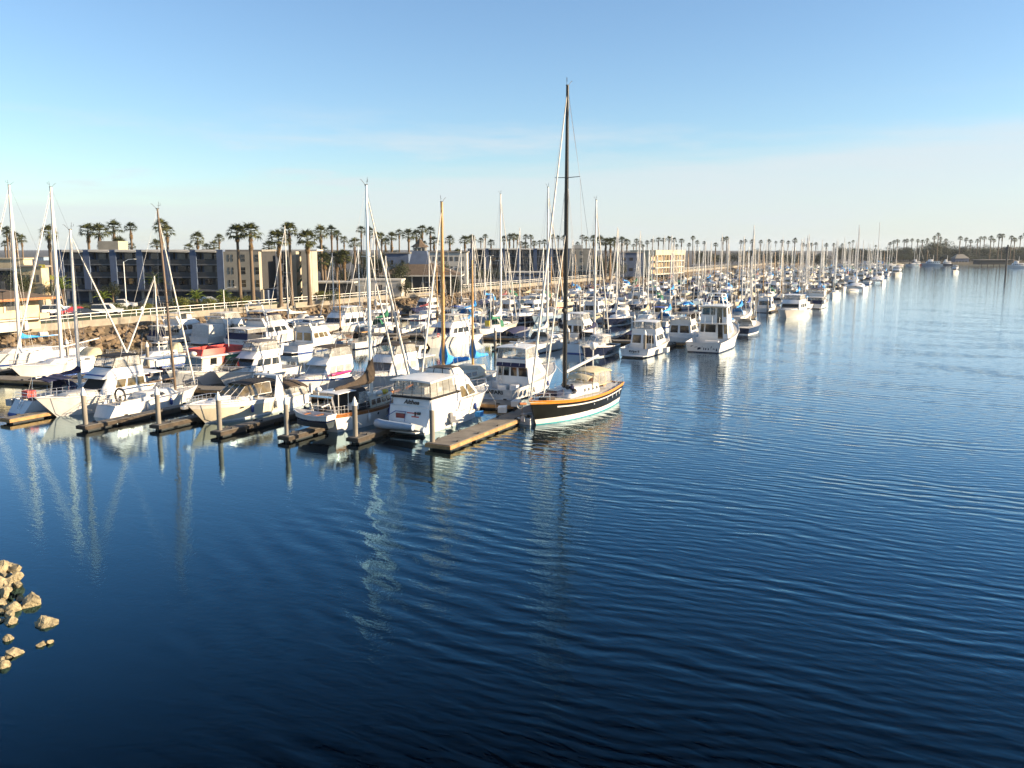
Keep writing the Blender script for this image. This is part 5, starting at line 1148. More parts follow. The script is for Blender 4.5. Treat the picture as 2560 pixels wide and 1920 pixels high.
# ------------------------------------------------------------------ buildings
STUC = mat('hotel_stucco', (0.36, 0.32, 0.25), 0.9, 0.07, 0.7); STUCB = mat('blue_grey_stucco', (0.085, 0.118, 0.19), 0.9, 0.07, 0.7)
WALLW = mat('white_stucco', (0.46, 0.44, 0.39), 0.9, 0.07, 0.7); WALLC = mat('cream_stucco', (0.52, 0.43, 0.28), 0.9, 0.07, 0.7)
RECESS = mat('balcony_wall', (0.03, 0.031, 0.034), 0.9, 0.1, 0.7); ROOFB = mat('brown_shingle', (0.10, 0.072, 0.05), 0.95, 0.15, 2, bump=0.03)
TAR = mat('flat_roof', (0.20, 0.19, 0.17), 0.95, 0.1, 1); SLABM = mat('slab_edge', (0.15, 0.15, 0.15), 0.85, 0.08, 1); RAILD = mat('dark_railing', (0.03, 0.032, 0.035), 0.6, 0.1, 2)
GREENF = mat('green_fence_mesh', (0.03, 0.12, 0.09), 0.8, 0.15, 2); DARKIN = mat('dark_opening', (0.012, 0.012, 0.014), 0.9, 0.1, 1); YEL = mat('yellow_paint', (0.62, 0.55, 0.06), 0.8, 0.1, 1); CURT = mat('curtained_glass', (0.10, 0.10, 0.10), 0.2, 0.2, 0.9, spec=.7)
def hotel(name, label, x0, y0, ang, bays, bw, endl, depth, rear=True):
    """long three-storey block over open parking; local x along the front, y into the block"""
    t = thing(name, label, 'building', (x0, y0, GZ), ang); H0, ST = 2.6, 2.4; top = H0 + 3*ST; L = bays*bw
    rec = 1.6
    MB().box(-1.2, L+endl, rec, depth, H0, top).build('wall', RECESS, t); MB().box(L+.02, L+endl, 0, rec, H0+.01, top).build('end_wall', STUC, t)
    MB().box(-1.2, L+endl+.3, rec-.5, depth+.3, top, top+.35).build('roof', TAR, t)
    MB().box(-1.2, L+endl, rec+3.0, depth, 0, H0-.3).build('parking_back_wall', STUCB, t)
    for i in range(int(bays)+1):
        x = i*bw; MB().box(x-.62, x+.62, -.25, rec+.05, H0+.02, top+.36).build('pilaster', STUCB, t); MB().box(x-.25, x+.25, .3, .8, 0, H0).build('parking_column', STUC, t)
    for i in range(int(endl/3.5)+1): MB().box(L+1+i*3.2, L+1.5+i*3.2, .3, .8, 0, H0).build('parking_column', STUC, t)
    for i in range(int(bays)):
        xa, xb = i*bw+.62, (i+1)*bw-.62
        MB().hexa([(xa, -.55, top-.05), (xb, -.35, top-.18), (xb, rec, top-.02), (xa, rec, top-.02), (xa, -.55, top+.30), (xb, -.35, top+.18), (xb, rec, top+.34), (xa, rec, top+.34)]).build('roof_eave', WALLW, t)
        for s_ in range(3):
            z = H0 + s_*ST; MB().box(xa, xb, -.1, rec, z-.18, z+.04).build('balcony_slab', SLABM, t); MB().box(xa+.01, xb-.01, -.06, -.02, z+.06, z+.95).build('balcony_railing', RAILD, t)
            MB().box(xa+.75, xa+2.35, rec-.04, rec, z+.05, z+2.05).build('sliding_door', GLASS if (i+s_) % 3 else CURT, t); MB().box(xb-1.1, xb-.35, rec-.04, rec, z+.8, z+1.95).build('window', CURT if (i*2+s_) % 3 else GLASS, t)
            MB().box(xa+.4, xa+.75, rec-.05, rec, z+.05, z+2.1).build('door_frame', STUCB, t)
    for s_ in range(3):
        z = H0 + s_*ST
        for q, w_ in ((.12, .22), (.22, .22), (.45, .8), (.82, .7)):
            xw = L + .6 + q*endl; MB().box(xw, xw+w_, -.03, .0, z+.55, z+1.85).build('window', GLASS, t); MB().box(xw, xw+w_, -.05, -.031, z+1.15, z+1.22).build('window_bar', STUC, t)
    MB().box(-1.2, L+endl, -.2, rec, H0-.32, H0-.02).build('podium_edge', SLABM, t)
    MB().box(L+endl*.2, L+endl*.2+3.5, 4, 8, top+.35, top+1.5).build('roof_plant_room', WALLW, t) if not rear else MB().box(5.5, 9.5, 4, 8, top+.35, top+2.0).build('roof_plant_room', STUC, t)
    return t, top, L
D1 = 168.0; xl = at_depth(228-66, D1); bw1 = (at_depth(496, D1) - at_depth(162, D1))/5
h1, topz, L1 = hotel('waterfront_hotel', 'long three-storey stucco hotel with blue-grey piers and dark balconies behind palms', xl, D1, math.radians(-2), 6, bw1, 7.4, 10.5)
# stair wing to its side
xw = at_depth(690, D1+4); wg = thing('hotel_stair_wing', 'sunlit stucco stair wing with open landings beside the long hotel', 'building', (xw, D1+7, GZ), math.radians(-2))
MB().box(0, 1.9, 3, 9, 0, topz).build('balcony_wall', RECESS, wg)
for s_ in range(3): MB().box(0, 1.9, 1.2, 3, 2.6+s_*2.4-.2, 2.6+s_*2.4).build('balcony_slab', WALLW, wg); MB().box(0.05, 1.85, 1.2, 1.26, 2.6+s_*2.4+.02, 2.6+s_*2.4+.9).build('balcony_railing', RAILD, wg)
MB().box(1.9, 3.7, 0, 9, 0, topz).build('wall', STUC, wg); MB().box(5.7, 7.3, -3.5, 2.5, 0, topz).build('wall', STUC, wg); MB().box(3.7, 5.7, 4, 7, 0, topz).build('stair_back_wall', STUC, wg)
MB().box(1.6, 7.4, 2.0, 7.2, topz+.02, topz+.35).build('roof', WALLW, wg)
for s_ in range(3):
    z = 1.2 + s_*2.7; MB().box(4.8, 5.7, -.4, 4, z+1.1, z+1.5).build('landing', WALLW, wg); MB().hexa([(3.72, .4, z-.9), (5.0, .4, z+1.2), (5.0, 1.5, z+1.2), (3.72, 1.5, z-.9), (3.72, .4, z-.6), (5.0, .4, z+1.5), (5.0, 1.5, z+1.5), (3.72, 1.5, z-.6)]).build('stair_flight', GREENF, wg)
MB().box(.6, 1.6, 2.90, 2.98, 4.6, 5.9).build('banner', BLACK, wg); MB().tube([(1.0 + .28*math.cos(a), 2.86, 5.25 + .28*math.sin(a)) for a in [2*math.pi*i/12 for i in range(13)]], .09, 5).build('banner_emblem', PCAP, wg)
D2 = 300.0
h2, _, L2 = hotel('waterfront_hotel', 'second balconied hotel block further up the shore beyond the spired clubhouse', at_depth(1178, D2), D2, math.radians(-3), 6, 5.5, 8.6, 10.5, rear=False)
def gable_block(name, label, x0, x1, y, d, z0, z1, m, roof=None, over=.35, ang=0.0, wins=(), cat='building', roofm=None, wm=None, rth=.3):
    t = thing(name, label, cat, (x0, y, 0), ang); L = x1-x0
    MB().box(0, L, 0, d, z0, z1).build('wall', m, t); MB().box(-over, L+over, -over, d+over, z1, z1+rth).build('roof', roofm or TAR, t)
    for (a, b_, c, e) in wins:
        MB().box(a*L, b_*L, -.04, .02, lerp(z0, z1, c), lerp(z0, z1, e)).build('window', wm or GLASS, t)
    return t
def grid(nx, nz, fx=.6, fz=.5, a0=.04, a1=.96, b0=.08, b1=.95):
    out = []
    for i in range(nx):
        for j in range(nz):
            cx = lerp(a0, a1, (i+.5)/nx); cz = lerp(b0, b1, (j+.5)/nz); wx = (a1-a0)/nx*fx/2; wz = (b1-b0)/nz*fz/2; out.append((cx-wx, cx+wx, cz-wz, cz+wz))
    return out
# clubhouse with hipped roof and spired lantern
DC = 205.0; cl = thing('clubhouse', 'clubhouse with broad brown hipped roof and pointed white lantern tower', 'building', (at_depth(1046, DC), DC+6, 0), 0)
ze, zr = z_at(DC, 688), z_at(DC+5, 656); hw = 10.2
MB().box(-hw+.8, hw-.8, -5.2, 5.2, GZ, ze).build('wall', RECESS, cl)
for i in range(7): MB().box(-hw+1 + i*2.55, -hw+1.25 + i*2.55, -5.5, -5.2, GZ, ze).build('porch_post', WALLW, cl)
MB().add([(-hw, -6, ze), (hw, -6, ze), (hw, 6, ze), (-hw, 6, ze), (-2.2, -1.5, zr), (2.2, -1.5, zr), (2.2, 1.5, zr), (-2.2, 1.5, zr)], [(0, 1, 5, 4), (1, 2, 6, 5), (2, 3, 7, 6), (3, 0, 4, 7), (4, 5, 6, 7), (3, 2, 1, 0)]).build('roof', ROOFB, cl)
MB().box(-hw-.1, hw+.1, -6.1, -6.0, ze-.3, ze+.02).box(hw, hw+.1, -6, 6, ze-.3, ze+.02).build('fascia', WALLW, cl)
zt0, zt1, zsp = z_at(DC+5, 627), z_at(DC+5, 618), z_at(DC+5, 593)
MB().add([(-2.6, -2.2, zr-.8), (2.6, -2.2, zr-.8), (2.6, 2.2, zr-.8), (-2.6, 2.2, zr-.8), (-1.7, -1.5, zt0), (1.7, -1.5, zt0), (1.7, 1.5, zt0), (-1.7, 1.5, zt0)], [(0, 1, 5, 4), (1, 2, 6, 5), (2, 3, 7, 6), (3, 0, 4, 7), (4, 5, 6, 7)]).build('tower', STUCB, cl)
for a in (-1.55, -.6, .35, 1.3): MB().box(a, a+.22, -1.5, -1.28, zt0-.02, zt1).box(1.28, 1.5, a*.85, a*.85+.2, zt0, zt1).build('lantern_post', WALLW, cl)
MB().box(-1.3, 1.2, -1.25, 1.2, zt0, zt1-.05).build('lantern_glass', CURT, cl)
MB().lathe([(2.3, 0), (2.1, .15), (1.0, .9), (.45, 1.7), (.12, zsp-zt1-.4), (.02, zsp-zt1)], 8, (0, 0, zt1)).build('spire', ROOFB, cl)
# the rest of the shore buildings
def px_block(name, label, p0, p1, ytop, depth, d, m, wins=(), wm=None, roofm=None, ang=0.0, z0=None, over=.35, rth=.3):
    return gable_block(name, label, at_depth(p0, depth), at_depth(p1, depth), depth, d, GZ if z0 is None else z0, z_at(depth, ytop), m, None, over, ang, wins, 'building', roofm, wm, rth)
px_block('apartment_block', 'white three-storey apartment block rising behind the spired clubhouse', 1064, 1168, 631, 245, 9, WALLW, grid(7, 3, .55, .45), CURT)
px_block('apartment_block', 'blank blue-grey block behind the clubhouse hipped roof', 968, 1024, 634, 238, 9, STUCB, grid(2, 2, .2, .3))
px_block('storage_building', 'low white windowless building behind the green fence', 880, 1004, 702, 190, 7, WALLW, [(.05, .12, .3, .7), (.55, .62, .05, .75)], DARKIN, WALLW, over=.15)
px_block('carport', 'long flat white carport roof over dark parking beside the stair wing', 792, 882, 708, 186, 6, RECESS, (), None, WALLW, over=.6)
px_block('low_office', 'low pale office with dark strip windows below the second hotel', 1263, 1376, 682, 262, 7, STUCB, grid(5, 1, .7, .35, b0=.5, b1=.95), DARKIN, WALLW)
px_block('warehouse', 'grey-blue flat roofed block beside the dense palm clump', 1546, 1604, 632, 318, 12, STUCB, grid(3, 2, .5, .3), DARKIN)
px_block('apartment_block', 'pale yellow apartment house with bright yellow panels behind the brown-roofed house', 50, 112, 668, 152, 2.5, WALLC, grid(5, 2, .45, .4), CURT)
for a in (.45, .8): pass
t = thing('yellow_panel', 'bright yellow balcony panel on the pale apartment house', 'panel', (at_depth(108, 152), 151.9, z_at(152, 670))); MB().box(0, 1.1, -.03, 0, 0, .6).build('panel', YEL, t); MB().box(1.8, 2.5, -.03, 0, -2.0, -1.2).build('panel', YEL, t)
px_block('long_shed', 'long cream flat-roofed shed behind the first palms', -60, 70, 648, 215, 4, WALLC, grid(6, 1, .4, .25, b0=.3, b1=.7), DARKIN, WALLC)
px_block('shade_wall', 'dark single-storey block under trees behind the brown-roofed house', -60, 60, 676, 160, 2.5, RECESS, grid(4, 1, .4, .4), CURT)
px_block('far_office_tower', 'small hazy blue office block far behind the low roofs', 106, 121, 643, 700, 10, PALEBLUE, grid(3, 3, .5, .4))
# cream three-storey building facing the water
DB = 338.0
cb = thing('cream_motel', 'sunlit cream three-storey motel with open galleries facing the basin', 'building', (at_depth(1634, DB), DB, GZ), UANG - math.radians(4)); cbl = 32.0
zc = z_at(DB+10, 628) - GZ
MB().box(0, cbl, 1.5, 10, 0, zc).build('wall', WALLC, cb); MB().box(-.3, cbl+.3, -.4, 10.3, zc-1.5, zc+.4).build('parapet', WALLC, cb)
for s_ in range(3): MB().box(0, cbl, -.2, 1.5, s_*(zc-1.5)/3-.1, s_*(zc-1.5)/3+.35).build('gallery_slab', WALLW, cb)
for i in range(12): MB().box(i*cbl/11.2, i*cbl/11.2+.4, -.25, .1, 0, zc-1.5).build('gallery_post', WALLC, cb)
for i in range(10):
    for s_ in range(3): MB().box(1+i*3.1, 2.2+i*3.1, 1.42, 1.5, s_*(zc-1.5)/3+.4, s_*(zc-1.5)/3+2.2).build('door', MAROON if i % 3 == 0 else GLASSB, cb)
# brown-roofed shore house at the edge of the frame
hp = gp(122, 822, GZ); hs = thing('shore_house', 'cream two-storey shore house with brown hipped roof and wide balcony', 'building', hp, UANG + math.pi); HL = 24.0
# local x runs back towards the bridge, y away from the water
hz = z_at(hp.y, 742) - GZ; hr = z_at(hp.y, 716) - GZ
def hb(x0, x1, y0, y1, z0, z1): return MB().box(x0, x1, min(-y0, -y1), max(-y0, -y1), z0, z1)
hb(0, HL, 1.6, 10, 0, hz).build('wall', WALLC, hs); hb(1.2, HL, 0, .15, hz*.40, hz*.58).build('balcony_front', WALLC, hs); hb(-.2, HL, .02, 1.6, hz*.33, hz*.375).build('balcony_slab', WALLW, hs); hb(-.2, 1.2, -.1, 2.0, hz*.34, hz*.50).build('corner_balcony', WALLC, hs)
hb(2.5, HL, .5, 1.6, 0, hz*.33).build('lower_wall', WALLW, hs)
for i in range(5):
    x_ = 2.6 + i*3.4; hb(x_, x_+1.9, 1.55, 1.6, hz*.62, hz*.92).build('window', CURT if i % 2 == 0 else DARKIN, hs); hb(x_+2.05, x_+2.3, 1.5, 1.6, hz*.45, hz).build('window_post', WALLW, hs); hb(x_+.4, x_+1.4, .45, .5, .05, hz*.28).build('lower_door', CURT if i % 2 else DARKIN, hs)
MB().add([(-1.4, 1.0, hz), (HL+1, 1.0, hz), (HL+1, -11, hz), (-1.4, -11, hz), (5.2, -4.6, hr), (HL-3, -4.6, hr), (HL-3, -5.4, hr), (5.2, -5.4, hr)], [(0, 4, 5, 1), (1, 5, 6, 2), (2, 6, 7, 3), (3, 7, 4, 0), (4, 7, 6, 5), (0, 1, 2, 3)]).build('roof', ROOFB, hs)
hb(-1.45, HL+1, -1.05, -.95, hz-.28, hz+.03).build('fascia', WOOD, hs)
t = thing('satellite_dish', 'small dark satellite dish standing on the brown shore-house roof', 'satellite dish', gp(6, 736, GZ + lerp(hz, hr, .55))); MB().tube([(0, 0, -.9), (0, 0, .2)], .05, 5).build('post', BLACK, t); MB().lathe([(.05, 0), (.3, .06), (.5, .2)], 10, (0, 0, .2)).build('dish', BLACK, t)
# green fence
fp = gp(838, 743, GZ); fq = gp(1000, 730, GZ); fd = (fq - fp); fl = fd.length; fn = thing('green_fence', 'green mesh fence with pale posts above the promenade', 'fence', fp, math.atan2(fd.y, fd.x))
n_ = 12
for i in range(n_): MB().box(i*fl/n_+.06, (i+1)*fl/n_-.06, -.02, .02, .1, 1.75).build('mesh_panel', GREENF, fn)
for i in range(n_+1): MB().box(i*fl/n_-.05, i*fl/n_+.05, -.05, .05, 0, 1.9).build('post', PALEBLUE, fn)
fp = gp(1420, 694, GZ); fn = thing('green_fence', 'further green fence before the second hotel', 'fence', fp, UANG)
for i in range(6): MB().box(i*4, i*4+3.8, -.02, .02, .1, 1.8).build('mesh_panel', GREENF, fn)
for i in range(7): MB().box(i*4-.1, i*4, -.05, .05, 0, 1.9).build('post', PALEBLUE, fn)

# ------------------------------------------------------------------ vegetation
def leafmat(name, c, c2, tr=0.25):
    m = bpy.data.materials.new(name); m.use_nodes = True; nt = m.node_tree; b = nt.nodes['Principled BSDF']; b.inputs['Roughness'].default_value = .55; b.inputs['Specular IOR Level'].default_value = .3
    oi = nt.nodes.new('ShaderNodeObjectInfo'); tc = nt.nodes.new('ShaderNodeTexCoord'); nz = nt.nodes.new('ShaderNodeTexNoise'); nz.inputs['Scale'].default_value = 1.3; nz.inputs['Detail'].default_value = 3
    nt.links.new(tc.outputs['Object'], nz.inputs[0]); ad = nt.nodes.new('ShaderNodeMath'); ad.operation = 'MULTIPLY_ADD'; ad.inputs[1].default_value = .35; nt.links.new(oi.outputs['Random'], ad.inputs[0]); nt.links.new(nz.outputs[0], ad.inputs[2])
    r = nt.nodes.new('ShaderNodeValToRGB'); r.color_ramp.elements[0].position = .4; r.color_ramp.elements[0].color = (*c2, 1); r.color_ramp.elements[1].position = .85; r.color_ramp.elements[1].color = (*c, 1)
    nt.links.new(ad.outputs[0], r.inputs[0]); nt.links.new(r.outputs[0], b.inputs['Base Color'])
    tl = nt.nodes.new('ShaderNodeBsdfTranslucent'); nt.links.new(r.outputs[0], tl.inputs[0]); mx = nt.nodes.new('ShaderNodeMixShader'); mx.inputs[0].default_value = tr
    nt.links.new(b.outputs[0], mx.inputs[1]); nt.links.new(tl.outputs[0], mx.inputs[2]); nt.links.new(mx.outputs[0], nt.nodes['Material Output'].inputs[0]); return m
PALMG = leafmat('palm_green', (0.085, 0.09, 0.024), (0.024, 0.036, 0.012)); SKIRT = mat('dead_frond', (0.18, 0.115, 0.05), 0.9, 0.3, 2); PTRUNK = mat('palm_trunk', (0.13, 0.095, 0.065), 0.95, 0.2, 2, bump=0.03)
TREEG = leafmat('evergreen_leaf', (0.036, 0.046, 0.017), (0.012, 0.019, 0.008)); HEDG = leafmat('hedge_leaf', (0.13, 0.14, 0.03), (0.06, 0.075, 0.02)); BARK = mat('bark', (0.09, 0.065, 0.045), 0.95, 0.2, 3); LIME = leafmat('lime_leaf', (0.20, 0.26, 0.03), (0.08, 0.13, 0.02))
def frond_geo(mb, M, L=1.5, fan=True, rnd=random, mi=0, n=9):
    """stalk and leaf; fan leaf for fan palms"""
    P = lambda x, y, z: tuple(M @ Vector((x, y, z)))
    st = .58*L
    mb.add([P(0, -.03, 0), P(st, -.02, .08*L), P(st, .02, .08*L), P(0, .03, 0)], [(0, 1, 2, 3)], mi)
    for i in range(n):
        a = lerp(-1.25, 1.25, i/(n-1)) + rnd.uniform(-.06, .06); l = L*(.62 - .16*abs(a)/1.25)*rnd.uniform(.9, 1.1); w_ = .05*L
        dx, dy = math.cos(a), math.sin(a); tipz = .08*L - .26*L*rnd.uniform(.3, 1.5)
        bx, by = st, 0
        mb.add([P(bx, by, .08*L), P(bx + dx*l*.55 - dy*w_, by + dy*l*.55 + dx*w_, .11*L), P(bx + dx*l, by + dy*l, tipz), P(bx + dx*l*.55 + dy*w_, by + dy*l*.55 - dx*w_, .11*L)], [(0, 1, 2, 3)], mi)
def feather_geo(mb, M, L=2.2, rnd=random, mi=0):
    P = lambda x, y, z: tuple(M @ Vector((x, y, z))); n = 9
    for i in range(n):
        q = (i+1)/n; x = L*q; z = .35*L*math.sin(q*2.3) - .25*L*q*q
        for sd in (1, -1): mb.add([P(x-.1, 0, z), P(x+.25, sd*.42*L*.4*(1.2-q), z-.12), P(x+.35, sd*.38*L*.4*(1.2-q), z-.16), P(x+.05, 0, z)], [(0, 1, 2, 3)], mi)
    mb.tube([P(L*q, 0, .35*L*math.sin(q*2.3) - .25*L*q*q) for q in (0, .33, .66, 1)], .03, 3, mi)
def frond_xf(rnd, k, n):
    el = lerp(1.35, -.55, (k/n)**.9) + rnd.uniform(-.15, .15)
    return Matrix.Rotation(k*2.399 + rnd.uniform(-.2, .2), 4, 'Z') @ Matrix.Rotation(-el, 4, 'Y')
def skirt_geo(rnd, n=34, L=1.5, depth=1.6):
    mb = MB()
    for k in range(n):
        a = rnd.uniform(0, 6.28); z0 = rnd.uniform(-depth*.75, .1); M = Matrix.Translation((0, 0, z0)) @ Matrix.Rotation(a, 4, 'Z') @ Matrix.Rotation(rnd.uniform(.95, 1.4), 4, 'Y'); frond_geo(mb, M, L*rnd.uniform(.6, .95), True, rnd, 0, 5)
    return mb
PV = []
for i in range(5):
    r_ = random.Random(100+i); mb = MB(); n_ = 28
    for k in range(n_): frond_geo(mb, frond_xf(r_, k, n_), r_.uniform(1.35, 1.75), True, r_, 0, 8)
    PV.append((mb.mesh('crown', PALMG), skirt_geo(r_, 30, 1.4, 1.2 + .35*i).mesh('dead_frond_skirt', SKIRT)))
FR = []
for i in range(3):
    r_ = random.Random(200+i); mb = MB(); frond_geo(mb, Matrix.Identity(4), 1.55, True, r_, 0, 11); FR.append(mb.mesh('frond', PALMG))
TR_ME = MB().lathe([(.38, 0), (.28, .06), (.22, .5), (.19, 1.0)], 8).mesh('trunk', PTRUNK, 60)
def palm(p, height, label, group, i, near=False, skirt=True, sc=1.0):
    r_ = random.Random(i*7+1); t = thing('palm_tree', label, 'palm tree', p, r_.uniform(0, 6.28), group)
    lean = r_.uniform(-.02, .02); o = link('trunk', TR_ME, t); o.scale = (sc*1.1, sc*1.1, height); o.rotation_euler = (0, lean, 0); tx = math.sin(lean)*height
    if near:
        for k in range(30):
            f = link('frond', FR[k % 3], t); s_ = sc*r_.uniform(.9, 1.15); f.matrix_basis = Matrix.Translation((tx, 0, height)) @ frond_xf(r_, k, 30) @ Matrix.Scale(s_, 4)
    else:
        c = link('crown', PV[i % 5][0], t, (tx, 0, height)); c.scale = (sc, sc, sc*r_.uniform(.95, 1.15))
    if skirt: s_ = link('dead_frond_skirt', PV[(i*3) % 5][1], t, (tx, 0, height-.15)); s_.scale = (sc*.62, sc*.62, sc*r_.uniform(.6, 1.3))
    return t
# column, crown top and crown width in the photograph; distance from the usual crown width of about 3.3 m
PALMS = [(8,552,26),(34,568,24),(43,577,26),(58,583,26),(70,590,22),(28,604,18),(137,567,42),(234,563,40),(262,563,46),(300,556,38),(341,558,30),(311,600,38),(339,608,22),
 (416,553,36),(429,566,34),(404,600,30),(502,585,34),(481,612,24),(525,612,22),(543,606,24),(556,588,22),(809,570,34),(811,616,30),(678,605,30),
 (835,568,28),(848,578,24),(865,592,20),(890,598,30),(907,567,22),(927,571,24),(946,580,24),(958,586,22),(967,597,22),(983,583,28),(1001,575,20),(1025,577,30),(1044,579,26),(1058,565,26),(1079,570,24),(1088,593,26),(1064,604,16),(1127,592,24),(1164,592,26),(1180,590,22),
 (1183,590,14),(1213,586,14),(1203,596,14),(1228,601,18),(1260,592,18),(1273,588,18),(1284,585,18),(1293,588,16),(1302,604,14),(1313,588,14),(1313,607,18),(1327,588,14),(1334,603,16),(1348,602,12),(1360,601,14),(1380,588,12),(1394,590,12),(1408,590,14),(1452,588,14),(1463,593,14),(1442,606,12),(1481,590,20),(1497,594,24),(1512,596,26),(1524,598,26),(1533,594,20),(1551,594,18),(1564,599,18),(1580,610,10),(1587,598,12),(1595,603,14),
 (1604,612,10),(1614,602,11),(1627,598,12),(1641,595,13),(1653,596,11),(1667,592,14),(1680,596,12),(1699,598,13),(1717,609,10),(1687,611,8),(1727,591,11),(1737,602,10),(1754,604,9),(1783,608,12),(1801,594,12),(1810,592,12),(1845,602,9),(1855,599,10),(1873,600,12),(1894,601,10),(1915,599,10),(1931,603,7),(1947,600,11),(1961,603,9),(1978,597,12),(1998,608,11),(2010,610,10),(2019,608,9),(2030,607,9),(2056,609,10),(2074,609,8),
 (2095,610,7),(2112,605,7),(2121,601,7),(2178,613,6),(2214,606,9),(2223,602,9),(2232,599,11),(2248,600,9),(2254,598,9),(2268,597,9),(2282,599,9),(2293,600,10),(2304,597,9),(2321,591,10),(2331,583,11),(2336,594,9),(2351,597,9),(2385,592,11),(2400,595,10),(2412,600,10),(2428,599,10),(2436,592,9),(2446,592,10),(2461,591,12),(2470,598,9),(2481,586,12),(2490,586,12),(2511,591,11),(2521,595,12),(2534,590,10),(2545,582,10),(2556,589,9),(2558,577,9)]
FRONT = [(603,566,42,766),(634,562,48,768),(703,580,48,766),(730,562,38,764),(775,582,46,763),(815,636,38,738),(842,632,38,736),(863,628,38,737),(1144,627,26,702)]
for i, (px, py, w_) in enumerate(PALMS):
    d = 3.4*F_PX/w_*1.02
    if px > 2200: d = min(max(d, 700), 760)
    elif px > 1590: d = min(max(d, 360), 560)
    elif px > 1175: d = max(d, 330 if px < 1470 else 280)
    elif px > 780: d = max(d, 225)
    elif 130 < px < 690: d = max(d, 186)
    sc = 1.22*w_*d/F_PX/3.3; zt = z_at(d, py); base = GZ if px < 2200 else 2.0
    lab, gp_ = ('tall fan palm rising behind the hotels and shore roofs', 'palms behind the shore buildings') if px < 1590 else (('slim fan palm on the shore behind the crowded berths', 'palms behind the crowded berths') if px < 2200 else ('hazy fan palm on the wooded shore across the channel end', 'palms across the channel end'))
    if px < 1590:
        for lim, wh in ((160, 'behind the brown-roofed shore house'), (350, 'behind the hotel plant room'), (440, 'behind the middle of the long hotel'), (600, 'behind the plain end of the long hotel'), (815, 'behind the stair wing'), (900, 'behind the carport roof'), (1010, 'behind the blank blue-grey block'), (1110, 'around the clubhouse spire'), (1200, 'behind the white apartment block'), (1420, 'behind the second hotel'), (1475, 'at the sunlit end of the second hotel'), (1540, 'in the dense brown palm clump'), (1590, 'behind the grey-blue block')):
            if px < lim: lab = 'tall fan palm ' + wh; gp_ = 'palms ' + wh; break
    palm((at_depth(px, d), d, base), zt - base - 1.2*sc, lab, gp_, i, sc=sc)
fl_ = ['tall fan palm before the shaded hotel wall, first of a pair', 'tall fan palm before the sunlit hotel corner, second of a pair', 'bushy fan palm before the stair wing balconies', 'tallest slim fan palm before the stair wing', 'fan palm against the sunlit stair-wing end wall', 'low fan palm by the carport', 'leaning fan palm beside the green fence end', 'fan palm with brown skirt behind the green fence', 'short fan palm before the white apartment block']
for i, (px, py, w_, pb) in enumerate(FRONT):
    p = gp(px, pb, GZ); sc = 1.2*w_*p.y/F_PX/3.2; palm(p, z_at(p.y, py) - GZ - 1.2*sc, fl_[i], 'palms standing before the buildings', 300+i, near=True, sc=sc)
# feathery young palms by the car park
for i, (px, py, pb, s_) in enumerate(((392, 697, 762, 1.25), (493, 737, 772, .9), (562, 735, 768, .85), (160, 708, 772, 1.3), (259, 738, 768, .8))):
    p = gp(px, pb, GZ); t = thing('young_palm', ['golden date palm with pale trunk beside the parked cars', 'small yellow-green palm in the hedge before the hotel', 'bushy lime palm near the hotel corner', 'tall spiky palm beside the brown-roofed house', 'young lime palm by the parked pickup'][i], 'palm tree', p, i)
    hgt = z_at(p.y, py) - GZ - .8*s_; MB().tube([(0, 0, 0), (0, 0, hgt)], [.2*s_, .16*s_], 7).build('trunk', PTRUNK, t, 60); r_ = random.Random(i)
    for k in range(18):
        mb = MB(); feather_geo(mb, Matrix.Translation((0, 0, hgt)) @ Matrix.Rotation(k*2.4, 4, 'Z') @ Matrix.Rotation(-lerp(1.2, -.2, k/18), 4, 'Y'), 1.9*s_, r_); mb.build('frond', LIME, t)
def leaf_cloud(seed, n, lobes, leaf, sx=1.0, flat=1.0):
    r_ = random.Random(seed); mb = MB()
    L_ = [(Vector((r_.uniform(-.6, .6)*sx, r_.uniform(-.6, .6)*sx, r_.uniform(-.35, .5)*flat)), r_.uniform(.35, .6)) for _ in range(lobes)]
    for k in range(n):
        c, rr = r_.choice(L_); d = Vector((r_.gauss(0, 1), r_.gauss(0, 1), r_.gauss(0, 1))).normalized(); p = c + Vector((d.x*sx, d.y*sx, d.z*flat))*rr*r_.uniform(.75, 1.05)
        a = Vector((r_.gauss(0, 1), r_.gauss(0, 1), r_.gauss(0, 1))).normalized(); b_ = a.cross(d).normalized(); s_ = leaf*r_.uniform(.6, 1.3)
        mb.add([p, p + a*s_ + b_*s_*.4, p + a*s_*2, p + a*s_ - b_*s_*.4], [(0, 1, 2, 3)])
    return mb
TV = [leaf_cloud(500+i, 3200, 11, .055).mesh('crown', TREEG) for i in range(4)]
BV = [leaf_cloud(520+i, 1500, 7, .07, 1.0, .8).mesh('foliage', HEDG) for i in range(3)]
LIMB = MB().tube([(0, 0, 0), (.02, 0, .5), (0, .03, 1)], [.09, .06, .03], 6).tube([(.02, 0, .45), (.25, .1, .85)], [.045, .02], 5).tube([(.01, 0, .5), (-.22, -.12, .9)], [.045, .02], 5).mesh('trunk', BARK, 60)
def tree(px, ytop, wpx, depth, label, group=None, i=0, base=GZ):
    w_ = wpx/F_PX*depth; zt = z_at(depth, ytop); h = zt - base; t = thing('tree', label, 'tree', (at_depth(px, depth), depth, base), i*1.3, group)
    o = link('trunk', LIMB, t); o.scale = (h*.5, h*.5, h*.75); c = link('crown', TV[i % 4], t, (0, 0, base*0 + max(h*.55, h - w_*.6))); c.scale = (w_*.55, w_*.55, min(w_*.55, h*.5)); return t
